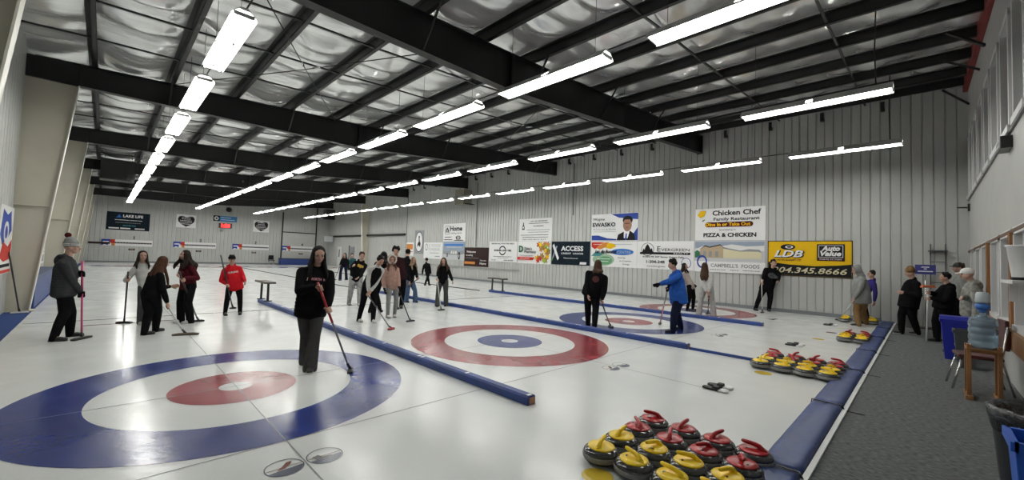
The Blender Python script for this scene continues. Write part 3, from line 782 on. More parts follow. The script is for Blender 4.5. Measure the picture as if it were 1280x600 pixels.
s.lines(0.4, 1.1, 0.36, W_, 0.03); s.lines(0.5, 1.0, 0.24, W_, 0.03); s.lines(0.15, 0.6, 1.06, W_, 0.02); s.lines(1.3, 2.2, 1.07, GREY, 0.012)
# ACCESS
s = rsign('credit_union_sign', 14.22, 11.76, 1.31, 2.53, NAVY, 'dark navy board reading ACCESS CREDIT UNION')
s.poly('blue_stroke', [(0.03, 0.3), (0.12, 0.3), (0.4, 0.98), (0.3, 0.98)], SKY); s.poly('white_stroke', [(0.05, 1.0), (0.16, 1.1), (0.52, 0.34), (0.42, 0.22)], W_); s.poly('green_stroke', [(0.0, 0.2), (0.1, 0.4), (0.14, 0.36), (0.06, 0.18)], GRN)
s.text('ACCESS', 1.36, 0.84, 0.34, W_, width=1.42, bold=0.012); s.text('CREDIT  UNION', 1.36, 0.59, 0.12, W_, width=1.4, bold=0.002)
s.text('MemberRewards', 1.3, 0.35, 0.1, W_, width=0.9); s.poly('badge', [(1.86, 0.05), (1.9, 0.17), (2.28, 0.17), (2.26, 0.05)], W_)
# Daley's Pharmacy
s = rsign('pharmacy_sign', 16.77, 14.27, 1.285, 2.54, W_, 'white pharmacy board with autumn leaves and a red stripe')
rl = random.Random(5)
for k in range(26):
    cx_ = 1.45 + 0.9 * rl.random(); cz_ = 0.12 + 1.02 * rl.random(); r_ = 0.16 + 0.05 * rl.random(); p_ = rl.random() * 6
    if cx_ < 1.9 and 0.45 < cz_ < 0.95: cx_ += 0.35
    s.poly('leaf', [(min(2.46, cx_ + r_ * (1.0 if q % 2 else 0.45) * math.cos(p_ + q * math.pi / 5)), max(0.03, min(1.23, cz_ + r_ * (1.0 if q % 2 else 0.45) * math.sin(p_ + q * math.pi / 5)))) for q in range(10)], (ORG, LEAF, LIME, LEAF, YEL, RED)[k % 6])
s.text('D', 0.3, 0.8, 0.5, DGREEN, bold=0.02); s.text("Daley's", 0.86, 0.84, 0.2, K, width=0.56, bold=0.004); s.text('Pharmacy', 1.02, 0.66, 0.2, K, width=0.9, bold=0.004)
s.poly('red_stripe', [(0.04, 0.2), (0.04, 0.36), (1.32, 0.36), (1.2, 0.2)], RED); s.text('(204) 345-2221', 0.6, 0.28, 0.1, W_, width=0.75); s.lines(0.2, 1.2, 0.45, GREY, 0.02)
# bottle sign
s = rsign('bottle_sign', 16.71, 14.24, 2.55, 3.84, W_, 'white board with a small black bottle and lines of print')
s.poly('bottle', [(0.22, 0.66), (0.22, 0.82), (0.29, 0.95), (0.29, 1.08), (0.35, 1.08), (0.35, 0.95), (0.42, 0.82), (0.42, 0.66)], K); s.disc('bottle_label', 0.32, 0.79, 0.06, 0.07, W_, n=12)
s.text('LAC DU BONNET', 1.5, 1.13, 0.1, K, width=1.3, bold=0.002); s.lines(0.75, 2.25, 1.0, K, 0.03, 2); s.lines(1.1, 1.85, 0.84, K, 0.04, 5)
s.lines(0.6, 2.3, 0.63, GREY, 0.03, 3); s.lines(0.7, 2.2, 0.5, GREY, 0.03, 4); s.lines(0.15, 2.2, 0.34, K, 0.025, 6); s.lines(0.3, 2.2, 0.22, K, 0.025, 7); s.text('204-345-8612 EXT', 1.2, 0.1, 0.09, K, width=1.8)
# Border tire
s = rsign('tire_shop_sign', 19.28, 16.84, 1.31, 2.54, W_, 'white tire shop board with a black round emblem')
s.text('SERVING ALL YOUR TIRE NEEDS', 1.2, 1.1, 0.11, K, width=2.0, bold=0.003)
s.disc('emblem', 1.2, 0.68, 0.3, 0.29, K, 0.75); s.rect('emblem_bar', 0.5, 1.95, 0.6, 0.76, W_); s.text('BORDER LAND TIRE', 1.22, 0.68, 0.14, K, width=1.5, bold=0.008)
s.lines(0.4, 2.0, 0.3, K, 0.03, 9); s.lines(0.8, 1.7, 0.22, K, 0.02, 10); s.text('204-268', 0.42, 0.1, 0.1, K, width=0.4); s.text('345-8180', 1.75, 0.1, 0.1, K, width=0.8, bold=0.002)
# brown
s = rsign('coffee_sign', 21.79, 19.34, 0.93, 2.16, BRN, 'dark brown board with orange strip, hanging lower than its neighbours')
s.text('Welcome', 0.72, 0.94, 0.17, W_, width=0.95, bold=0.004); s.text('to curling', 0.55, 0.72, 0.15, W_, width=0.7, bold=0.003); s.lines(0.2, 1.5, 0.52, GREY, 0.03); s.rect('orange_strip', 0.05, 1.15, 0.14, 0.3, ORG)
s.text('flavours', 1.95, 0.4, 0.14, W_, width=0.6); s.text('Here', 1.95, 0.2, 0.2, W_, width=0.6, bold=0.004)
# Home
s = rsign('building_centre_sign', 24.28, 21.76, 2.56, 3.81, W_, 'white board reading Home with a tree emblem')
s.rect('emblem_frame', 0.2, 0.72, 0.5, 1.1, K); s.rect('emblem_field', 0.23, 0.69, 0.53, 1.07, W_); s.poly('maple', [(0.3, 0.62), (0.28, 0.8), (0.46, 1.02), (0.64, 0.8), (0.62, 0.62)], K); s.rect('house_door', 0.42, 0.5, 0.6, 0.84, W_)
s.text('Home', 1.5, 0.88, 0.46, K, width=1.35, bold=0.015); s.text('building centre', 1.5, 0.58, 0.13, K, width=1.3, shear=.2); s.lines(0.2, 0.95, 0.28, K, 0.05); s.lines(0.1, 1.1, 0.1, K, 0.05, 3); s.disc('oval', 1.75, 0.26, 0.26, 0.13, K, 0.7); s.text('RONA', 1.75, 0.26, 0.1, K, width=0.26); s.lines(1.3, 2.3, 0.06, K, 0.04, 4)
# landscape
s = rsign('landscape_sign', 24.20, 21.76, 1.28, 2.55, SKY, 'pale blue board with boats and rocks picture under the Home board')
s.rect('title_band', 0.1, 2.3, 0.98, 1.1, LBLUE); s.lines(0.4, 2.1, 0.86, W_, 0.04); s.rect('snow', 0, 2.44, 0.0, 0.42, LG)
s.poly('tree_line', [(0.0, 0.4), (0.0, 0.62), (0.3, 0.56), (0.7, 0.6), (0.8, 0.74), (1.1, 0.7), (1.5, 0.72), (1.7, 0.56), (2.1, 0.62), (2.44, 0.7), (2.44, 0.44), (1.9, 0.36), (0.9, 0.34)], GREY)
for a in (0.9, 1.15, 1.4): s.poly('boat', [(a, 0.4), (a + 0.03, 0.62), (a + 0.17, 0.66), (a + 0.2, 0.44)], PKG)
s.disc('standing_figure', 1.85, 0.3, 0.12, 0.26, K, 0.5); s.disc('small_figure', 0.5, 0.32, 0.08, 0.14, K, 0.5)
# plain white and grey poster, orange
s = rsign('funeral_home_sign', 26.72, 24.30, 1.30, 2.49, W_, 'plain white board with thin grey serif lettering')
s.disc('round_logo', 0.35, 0.85, 0.17, 0.26, GREY, 0.7); s.text('B. VOGUE', 1.4, 0.96, 0.3, LG, width=1.5, bold=0.004); s.text('FUNERAL', 1.4, 0.68, 0.3, LG, width=1.5, bold=0.004); s.lines(0.8, 2.0, 0.4, GREY, 0.04); s.lines(1.5, 2.1, 0.16, GREY, 0.05)
s = rsign('oval_poster', 28.06, 26.80, 1.62, 3.43, GREY, 'tall grey poster with a white oval and a seated figure', th=0.015)
s.disc('oval', 0.63, 0.92, 0.5, 0.78, K); s.disc('oval_field', 0.63, 0.92, 0.46, 0.73, W_); s.poly('figure', [(0.4, 0.5), (0.45, 0.8), (0.6, 0.95), (0.56, 1.15), (0.68, 1.2), (0.72, 1.0), (0.86, 0.8), (0.82, 0.5), (0.6, 0.66)], K); s.disc('figure_head', 0.63, 1.28, 0.08, 0.12, K)
s = rsign('small_orange_poster', 29.3, 28.2, 1.45, 2.5, W_, 'small white poster with an orange top half'); s.rect('orange_half', 0.1, 1.0, 0.5, 0.92, ORG); s.lines(0.5, 1.0, 0.3, RED, 0.05)
# grey hand rail under the boards and two dark conduit drops
m = MB(); m.bar((17.14, 26.5, 0.86), (17.14, 16.6, 0.86), 0.035, 0.06)
for y in (26, 22.5, 19.5, 17): m.bar((17.14, y, 0.86), (17.2, y, 0.86), 0.03, 0.03)
tag(m.build('wall_rail', mat('dull_rail', (0.3, 0.3, 0.29), 0.5)), 'thin grey rail along the wall below the sponsor boards', 'rail')
for k, (y, z0, z1) in enumerate(((20.6, 2.2, 6.4), (12.85, 3.9, 6.6), (29.3, 0.1, 6.6))):
    tag(MB().cyl((17.165, y, z0), (17.165, y, z1), 0.018, n=6).build('wall_conduit', M_steel2), 'thin dark conduit down the sign wall %s' % ['above the brown board', 'between the navy and the portrait boards', 'at the end beside the orange poster'][k], 'conduit')
tag(MB().tube([(17.75, 29.6, 3.2), (17.75, 36.9, 3.2), (17.75, 45.5, 3.2)], 0.09, 8).build('heating_pipe', M_black), 'thick black pipe along the set-back wall', 'pipe')

# ---- end wall
def fsign(name, x0, x1, z0, z1, m, label, **kw): return Sign(name, (x0, YF - 0.003, z0), 0, x1 - x0, z1 - z0, m, label, **kw)
s = fsign('dark_banner', 0.05, 2.72, 2.72, 4.22, NAVY, 'dark board reading LAKE LIFE on the end wall', border=K)
s.text('LAKE LIFE', 1.6, 1.18, 0.3, W_, width=1.25, bold=0.012); s.poly('sail_logo', [(0.55, 1.02), (0.75, 1.32), (0.88, 1.04)], LBLUE); s.lines(0.5, 2.2, 0.82, W_, 0.05); s.lines(0.55, 2.1, 0.6, GREY, 0.04, 2); s.text('PROPERTIES', 1.4, 0.38, 0.16, TEAL, width=0.8, bold=0.004)
for a in (0.15, 0.85, 1.75): s.rect('pale_tab', a, a + 0.62, 0.1, 0.2, PKG)
HP = [(0, -1.0), (0.55, -0.62), (0.92, -0.1), (0.98, 0.4), (0.8, 0.78), (0.42, 0.84), (0, 0.66), (-0.42, 0.84), (-0.8, 0.78), (-0.98, 0.4), (-0.92, -0.1), (-0.55, -0.62)]
for x0, lab in ((4.5, 'between the dark banner and the red digits'), (10.5, 'beyond the red digits')):
    s = fsign('heart_poster', x0, x0 + 1.42, 3.25, 4.42, W_, 'white poster with a black heart shape, ' + lab)
    s.poly('heart', [(0.71 + 0.62 * a, 0.6 + 0.52 * b) for a, b in HP], K)
    for k in range(5): s.lines(0.38 - 0.12 * (k < 3), 1.0 + 0.12 * (k < 3), 0.3 + 0.15 * k, W_, 0.05, k)
s = fsign('blue_banner', 7.2, 9.1, 4.05, 4.58, col('banner_blue', (0.05, 0.2, 0.42)), 'blue board with a round white emblem above the red digits')
s.rect('dark_end', 0, 0.5, 0, 0.53, K); s.disc('round_logo', 0.25, 0.26, 0.17, 0.18, W_, 0.5); s.lines(0.6, 1.4, 0.34, W_, 0.06); s.lines(0.6, 1.7, 0.14, W_, 0.05, 3)
e = empty('digital_clock', (7.65, YF - 0.003, 3.42)); tag(e, 'black digital clock with glowing red digits on the end wall', 'clock')
MB().box(0, 1.05, -0.08, 0, 0, 0.45).build('housing', M_blackp, e)
LED = mat('red_led', (1.0, 0.02, 0.02), 0.4, emit=6.0)
me = flat_text('1:20', 0.56, 0.22, 0.42, width=0.72, bold=0.02); me.materials.append(LED)
o = bpy.data.objects.new('digits', me); COL.objects.link(o); o.parent = e; o.location = (0, -0.083, 0)
e = empty('wall_speaker', (8.35, YF, 5.2)); tag(e, 'small round black speaker high on the end wall', 'speaker')
m = MB(); m.ell((0, -0.3, 0), (0.24, 0.2, 0.24)); m.build('body', M_blackp, e); MB().box(-0.04, 0.04, -0.2, 0, -0.04, 0.04).build('bracket', M_black, e)
e = empty('wall_camera', (7.9, YF, 3.15)); tag(e, 'tiny grey box under the digital clock', 'camera'); MB().box(-0.1, 0.1, -0.15, 0, -0.08, 0.08).build('box', GREY, e)
for k, (x0, z0, zz) in enumerate(((-0.15, 1.40, 1.95), (4.4, 1.42, 1.97), (8.85, 1.44, 2.0), (13.2, 1.45, 2.02))):
    e = empty('scoreboard', (x0, YF - 0.003 - (0.08 if k == 3 else 0), z0)); tag(e, 'white score board under the numeral %s on the end wall' % ['one', 'two', 'three', 'four'][k], 'scoreboard')
    MB().box(0, 3.15, -0.03, 0, 0, 0.52).build('board', M_white, e)
    m = MB(); m.box(0.8, 3.1, -0.04, -0.03, 0.2, 0.31); m.build('number_rail', K, e)
    m = MB()
    for q in range(12): m.box(0.86 + q * 0.185, 0.95 + q * 0.185, -0.043, -0.038, 0.235, 0.285)
    m.build('score_card', GREY, e)
    m = MB(); m.prism([(0.0, 0.0), (0.0, 0.52), (0.52, 0.52), (0.52, 0.3), (0.4, 0.26), (0.4, 0.02), (0.2, 0.1)], -0.038, -0.03); m.build('flag_panel', BLUE, e)
    MB().box(0.52, 0.8, -0.038, -0.03, 0.2, 0.52).build('red_panel', RED, e); MB().box(0.6, 0.8, -0.038, -0.03, 0.0, 0.2).build('orange_panel', ORG, e)
    MB().box(0.08, 0.44, -0.042, -0.036, 0.26, 0.36).build('white_logo', W_, e)
    me = flat_text(str(k + 1), 1.95, 0.7, 0.36, bold=0.012); me.materials.append(K)
    o = bpy.data.objects.new('numeral', me); COL.objects.link(o); o.parent = e; o.location = (0, -0.005, 0)
    e2 = empty('dark_plaque', (x0 + 1.85, YF - 0.003 - (0.08 if k == 3 else 0), z0 - 0.28)); tag(e2, 'small dark plaque below the score board numbered %s' % ['one', 'two', 'three', 'four'][k], 'plaque')
    MB().box(-0.2, 0.2, -0.03, 0, -0.07, 0.07).build('plate', BRN, e2); MB().box(-0.12, 0.12, -0.034, -0.03, -0.02, 0.02).build('inscription', TAN, e2)
# overhead door
e = empty('door_1', (14.85, YF - 0.006, 0)); tag(e, 'white sectional overhead door behind the fourth score board', kind='structure')
m = MB()
for k in range(6): m.box(-1.62, 1.62, -0.05, 0, 0.56 * k + 0.01, 0.56 * k + 0.55)
m.build('door_panel', M_wallw, e)
m = MB(); m.box(-1.75, -1.64, -0.07, 0, 0, 5.5); m.box(1.64, 1.75, -0.07, 0, 0, 6.8); m.box(-1.64, 1.64, -0.07, 0, 3.38, 3.46); m.build('door_frame', M_steel2, e)
# end-wall door and the stuff beside it
e = empty('door_2', (17.88, 44.0, 0), -math.pi / 2); tag(e, 'pale service door in the set-back wall', kind='structure')
MB().box(-0.5, 0.5, -0.05, 0, 0, 2.1).build('door_leaf', PKG, e); MB().box(-0.1, 0.1, -0.06, -0.05, 1.0, 1.8).build('pane', K, e); MB().box(-0.45, -0.35, -0.09, -0.05, 0.98, 1.06).build('door_handle', M_chrome, e)
e = empty('door_3', (17.88, 41.0, 0), -math.pi / 2); tag(e, 'grey service door beside the cream column', kind='structure')
MB().box(-0.5, 0.5, -0.05, 0, 0, 2.1).build('door_leaf', GREY, e); MB().box(-0.6, -0.5, -0.07, 0, 0, 2.2).build('door_frame', K, e); MB().box(0.35, 0.45, -0.09, -0.05, 0.98, 1.06).build('door_handle', M_chrome, e)
e = empty('air_mover', (17.61, 45.8, 2.9)); tag(e, 'grey boxed fan at the end of the black pipe', 'fan')
MB().box(-0.3, 0.3, -0.4, 0.4, -0.3, 0.3).build('housing', LG, e); ring(MB(), 0, 0, 0, 0.22, 0).build('grille', K, e).rotation_euler = (0, math.pi / 2, 0)
e.children[1].location = (-0.31, 0, 0)
# pole on the far wall edge
e = empty('small_chair', (12.1, 46.6, 0)); tag(e, 'small dark chair at the foot of the end wall beside the door', 'chair')
MB().box(-0.25, 0.25, -0.25, 0.2, 0.42, 0.47).build('seat', K, e); MB().prism([(-0.25, 0.5), (0.25, 0.5), (0.22, 0.95), (-0.22, 0.95)], 0.16, 0.2).build('backrest', K, e)
for a in (-0.22, 0.22):
    for b in (-0.22, 0.17): MB().cyl((a, b, 0), (a, b, 0.43), 0.02, n=6).build('leg', M_chrome, e)

# ------------------------------------------------------------------ heaters and roof gear
def heater(loc, sx, sy, sz, label, body, top):
    e = empty('unit_heater', loc); tag(e, label, 'heater')
    MB().box(-sx, sx, -sy, sy, -sz, sz).build('housing', body, e, 0.01)
    m = MB()
    for k in range(7): m.box(-sx * 0.85, sx * 0.85, -sy - 0.03, -sy, -sz * 0.8 + k * sz * 0.24, -sz * 0.8 + k * sz * 0.24 + 0.02)
    m.build('louver', M_black, e)
    ring(MB(), 0, 0, 0, min(sx, sz) * 0.75, 0).build('fan_opening', M_black, e)
    f = e.children[2]; f.rotation_euler = (math.pi / 2, 0, 0); f.location = (0, -sy - 0.004, 0)
    for a in (-1, 1): MB().cyl((a * sx * 0.8, 0, sz), (a * sx * 0.8, 0, ROOF(loc[0]) - loc[2] - 0.02), 0.012, n=6).build('hanger', M_steel, e)
    return e
heater((0.3, 28.4, 5.2), 0.62, 0.45, 0.5, 'dark hanging heater with round fan near the cream columns', M_steel2, 0.85)
heater((16.3, 21.0, 5.35), 0.35, 0.45, 0.48, 'beige hanging heater against the sign wall', mat('beige_enamel', (0.22, 0.2, 0.16), 0.5), 1.2)
heater((16.2, 43.0, 5.3), 0.45, 0.4, 0.5, 'dark heater hanging at the distant corner', M_steel2, 1.3)
o = MB().cyl((6.6, 6.75, 5.95), (6.95, 6.78, 5.95), 0.07, n=14).build('brown_canister', mat('brown_canister', (0.12, 0.07, 0.03), 0.5))
tag(o, 'small brown cylinder tucked behind the closest roof beam', 'canister')
MB().cyl((6.95, 6.78, 5.95), (7.05, 6.79, 5.95), 0.045, n=10).build('silver_cap', M_chrome, o)
# small fittings on the near wall
def wall_bracket(x, z, label):
    e = empty('wall_bracket', (x, YN, z)); tag(e, label, 'bracket')
    MB().box(-0.05, 0.05, 0, 0.04, -0.1, 0.1).build('plate', M_black, e)
    MB().cyl((0, 0.03, 0), (0.0, 0.24, 0.01), 0.02, n=8).build('arm', M_black, e)
wall_bracket(16.9, 3.42, 'short black bracket arm on the near wall beside the corner')
for k, (x, z, x2, y2, z2) in enumerate(((12.43, 6.22, 12.1, -0.35, 6.55), (13.63, 6.15, 13.93, -0.36, 6.62), (16.6, 6.24, 16.9, -0.4, 6.85))):
    o = MB().bar((x, YN + 0.004, z), (x2, y2, z2), 0.05, 0.05).build('roof_strut', M_steel)
    tag(o, 'black strut from the near wall to the roof purlins, %s one' % ORD[k], 'strut')
e = empty('emergency_light', (9.3, YN, 3.5)); tag(e, 'black slotted twin lamp box below the upper windows', 'lamp')
MB().box(-0.22, 0.22, 0.0, 0.12, -0.09, 0.09).build('housing', M_blackp, e, 0.01)
for a in (-0.04, 0.04): MB().box(-0.18, 0.18, 0.12, 0.126, a - 0.02, a + 0.02).build('slot', LG, e)

# ------------------------------------------------------------------ people
def skinm(n, c): return mat(n, c, 0.5, spec=0.4)
SK1 = skinm('skin_fair', (0.42, 0.25, 0.19)); SK2 = skinm('skin_light', (0.34, 0.19, 0.14))
LIP = mat('lips', (0.25, 0.07, 0.07), 0.4); EYEW = mat('eye_dark', (0.02, 0.015, 0.012), 0.2); BROW = mat('eyebrow', (0.03, 0.02, 0.015), 0.7)
def cloth(n, c, var=0.12, rough=0.95): return mat('cloth_' + n, c, rough, var=var, scale=14, bump=0.35, bscale=22, spec=0.06)
C_black = cloth('black', (0.006, 0.006, 0.007)); C_char = cloth('charcoal', (0.035, 0.037, 0.038)); C_dgrey = cloth('dark_grey', (0.055, 0.056, 0.055)); C_grey = cloth('grey', (0.21, 0.215, 0.21))
C_lgrey = cloth('light_grey', (0.36, 0.36, 0.35)); C_white = cloth('off_white', (0.5, 0.5, 0.48)); C_mar = cloth('maroon', (0.055, 0.008, 0.012)); C_red = cloth('red', (0.42, 0.012, 0.018))
C_blue = cloth('royal_blue', (0.02, 0.075, 0.30)); C_navy = cloth('navy', (0.008, 0.01, 0.025)); C_jean = cloth('blue_denim', (0.06, 0.10, 0.17)); C_tan = cloth('tan', (0.17, 0.10, 0.045)); C_pink = cloth('dusty_pink', (0.32, 0.20, 0.165))
C_dmar = cloth('dark_maroon', (0.022, 0.008, 0.01)); C_purple = cloth('purple_blue', (0.03, 0.025, 0.14)); C_camo = cloth('light_camo', (0.24, 0.24, 0.22), 0.4); C_cream = cloth('cream', (0.42, 0.37, 0.32)); C_patt = cloth('patterned_grey', (0.30, 0.30, 0.30), 0.35); C_teal = cloth('teal', (0.02, 0.07, 0.08)); C_shirt = cloth('beige', (0.35, 0.3, 0.27))
def hairm(n, c): return mat('hair_' + n, c, 0.65, var=0.5, scale=30, bump=0.8, bscale=90, stretch=(1, 1, 0.08), spec=0.15)
H_black = hairm('black', (0.008, 0.007, 0.007)); H_dbr = hairm('dark_brown', (0.014, 0.008, 0.006)); H_red = hairm('auburn', (0.055, 0.024, 0.013)); H_blonde = hairm('blonde', (0.20, 0.13, 0.07)); H_br = hairm('brown', (0.05, 0.027, 0.016))
SHOE_B = mat("black_shoe", (0.010, 0.010, 0.010), 0.6); SHOE_W = mat('white_shoe', (0.5, 0.5, 0.5), 0.45); SOLE = mat('pale_sole', (0.5, 0.5, 0.48), 0.5); FUR = mat('pale_fur', (0.5, 0.46, 0.42), 0.95, bump=1.0, bscale=60)

class Blob:
    """overlapping solids fused into one continuous surface"""
    def __init__(s): s.m = MB()
    def cap(s, a, b, r0, r1=None, n=12):
        r1 = r0 if r1 is None else r1
        a = Vector(a); b = Vector(b)
        if (b - a).length > 1e-4: s.m.cyl(a, b, r0, r1, n)
        s.m.ell(a, (r0,) * 3, n=n, m=8); s.m.ell(b, (r1,) * 3, n=n, m=8); return s
    def chain(s, pts, rs):
        for i in range(len(pts) - 1): s.cap(pts[i], pts[i + 1], rs[i], rs[i + 1])
        return s
    def ell(s, c, r, R=None, n=18, m=12): s.m.ell(c, r, R, n, m); return s
    def make(s, name, m, parent, voxel, smooth=2):
        me = s.m.mesh('raw')
        o = bpy.data.objects.new(name, me); COL.objects.link(o)
        r = o.modifiers.new('r', 'REMESH'); r.mode = 'VOXEL'; r.voxel_size = voxel; r.use_smooth_shade = True
        if smooth:
            q = o.modifiers.new('s', 'SMOOTH'); q.iterations = smooth; q.factor = 0.5
        dg = bpy.context.evaluated_depsgraph_get()
        new = bpy.data.meshes.new_from_object(o.evaluated_get(dg))
        o.modifiers.clear(); o.data = new; bpy.data.meshes.remove(me)
        new.name = name
        new.materials.clear(); new.materials.append(m)
        if parent:
            o.parent = parent
            new.transform(Matrix.Translation(-parent.location))
        return o

def ray(px, py):
    return Vector([sum(RC[i][j] * v for j, v in enumerate(((px - 640) / FPX, (py - 300) / FPX, 1))) for i in range(3)])
def gnd(px, py, z=0.0):
    d = ray(px, py); return Vector((0, 0, CAM_H)) + d * ((z - CAM_H) / d.z)
def at(px, py, rho):
    d = ray(px, py); return Vector((0, 0, CAM_H)) + d * (rho / math.hypot(d.x, d.y))

def ik(a, b, l1, l2, hint):
    d = b - a; L = d.length
    if L > (l1 + l2) * 0.995: b = a + d.normalized() * (l1 + l2) * 0.995; d = b - a; L = d.length
    L = max(L, abs(l1 - l2) + 0.02)
    x = (l1 * l1 - l2 * l2 + L * L) / (2 * L); h = math.sqrt(max(0, l1 * l1 - x * x))
    u = d.normalized(); n = hint - u * hint.dot(u)
    n = n.normalized() if n.length > 1e-3 else u.orthogonal()
    return a + u * x + n * h, b

def hand(B, wrist, grip, axis, r, s=1.0, inflate=0.0):
    """palm and five separate fingers curled round a pole at grip"""
    g = grip - wrist; D = axis.normalized(); n = (g - D * g.dot(D))
    n = n.normalized() if n.length > 1e-3 else D.orthogonal()
    t = D.cross(n)
    C = grip - n * (0.016 + 0.014 * s)
    k = inflate
    B.cap(wrist, C - D * 0.012 * s, 0.021 * s + k, 0.019 * s + k)
    for q in (-0.026, -0.009, 0.009, 0.026): B.cap(C + t * 0.004 + D * q * s, C + t * 0.028 * s + D * q * s, 0.013 * s + k, 0.011 * s + k)
    for i, q in enumerate((-0.031, -0.0105, 0.0105, 0.031)):
        f = (0.88, 1.0, 0.97, 0.78)[i]
        B.chain([C + t * 0.03 * s + D * q * s, grip + t * 0.029 * s + n * 0.004 + D * q * s, grip + t * 0.012 * s * f + n * 0.028 * s + D * q * s, grip - t * 0.016 * s * f + n * 0.024 * s + D * q * s],
                [0.0085 * s + k, 0.008 * s + k, 0.0075 * s + k, 0.0065 * s + k])
    B.chain([C - t * 0.014 * s + D * 0.018 * s, C - t * 0.034 * s + n * 0.01 + D * 0.03 * s, grip - t * 0.027 * s + n * 0.012 + D * 0.044 * s, grip - t * 0.008 + n * 0.026 * s + D * 0.05 * s], [0.0125 * s + k, 0.011 * s + k, 0.009 * s + k, 0.0075 * s + k])
def open_hand(B, wrist, d, side, s=1.0, inflate=0.0):
    """relaxed hand: d points along the forearm, side is the way the palm faces"""
    d = d.normalized(); nrm = (side - d * side.dot(d)).normalized(); t = d.cross(nrm); k = inflate
    B.cap(wrist, wrist + d * 0.03 * s, 0.021 * s + k, 0.02 * s + k)
    for i, q in enumerate((-0.030, -0.010, 0.010, 0.030)):
        L = (0.062, 0.074, 0.07, 0.054)[i] * s
        base = wrist + d * 0.085 * s + t * q * s
        B.cap(wrist + d * 0.03 * s + t * q * 0.7 * s, base, 0.013 * s + k, 0.011 * s + k)
        B.chain([base, base + d * L * 0.45 + nrm * 0.008 * s, base + d * L * 0.72 + nrm * 0.024 * s, base + d * L * 0.8 + nrm * 0.042 * s], [0.009 * s + k, 0.0083 * s + k, 0.0075 * s + k, 0.0065 * s + k])
    B.chain([wrist + d * 0.03 * s + t * 0.02 * s, wrist + d * 0.055 * s + t * 0.045 * s + nrm * 0.012 * s, wrist + d * 0.09 * s + t * 0.05 * s + nrm * 0.028 * s], [0.013 * s + k, 0.011 * s + k, 0.008 * s + k])

def broom(B, T, label, pole, headm, head_yaw=0.0, grips=None, w=0.1, shape='pad', rough_top=None):
    """curling broom from head point B on the ice to pole top T"""
    B = Vector(B); T = Vector(T)
    e = empty('curling_broom', tuple(B)); tag(e, label, 'curling broom', None)
    d = (T - B); L = d.length; u = d.normalized()
    p = MB().cyl(u * 0.07, u * L, 0.0135, 0.0135, 10).build('handle', pole, e)
    MB().cyl(u * (L * 0.55), u * L, 0.0155, 0.0155, 10).build('grip_wrap', rough_top or pole, e)
    MB().cyl(Vector((0, 0, 0.035)), u * 0.12, 0.02, 0.016, 10).build('ferrule', M_blackp, e)
    R = Matrix.Rotation(math.radians(head_yaw), 3, 'Z')
    m = MB(); M = R.to_4x4()
    P = [(-w, 0.012), (w, 0.012), (w * 1.02, 0.028), (w * 0.55, 0.042), (-w * 0.55, 0.042), (-w * 1.02, 0.028)]
    m.prism(P, -0.034, 0.034, M); m.build('head', headm, e, 0.004)
    q = MB(); q.prism([(-w * 0.97, 0.0), (w * 0.97, 0.0), (w * 0.99, 0.013), (-w * 0.99, 0.013)], -0.031, 0.031, M); q.build('pad_cover', C_dgrey if headm is not M_blackp else M_black, e)
    return e
P_PINK = mat('pink_pole', (0.5, 0.06, 0.18), 0.3); P_GREY = mat('grey_pole', (0.2, 0.2, 0.205), 0.3); P_BLACK = mat('black_pole', (0.02, 0.02, 0.02), 0.3); P_WHITE = mat('white_pole', (0.55, 0.55, 0.55), 0.3); P_RED = mat('red_pole', (0.35, 0.02, 0.03), 0.3); BR_ORG = mat('orange_head', (0.6, 0.16, 0.06), 0.5)
BR_BR = mat('brown_brush', (0.11, 0.085, 0.06), 0.8)

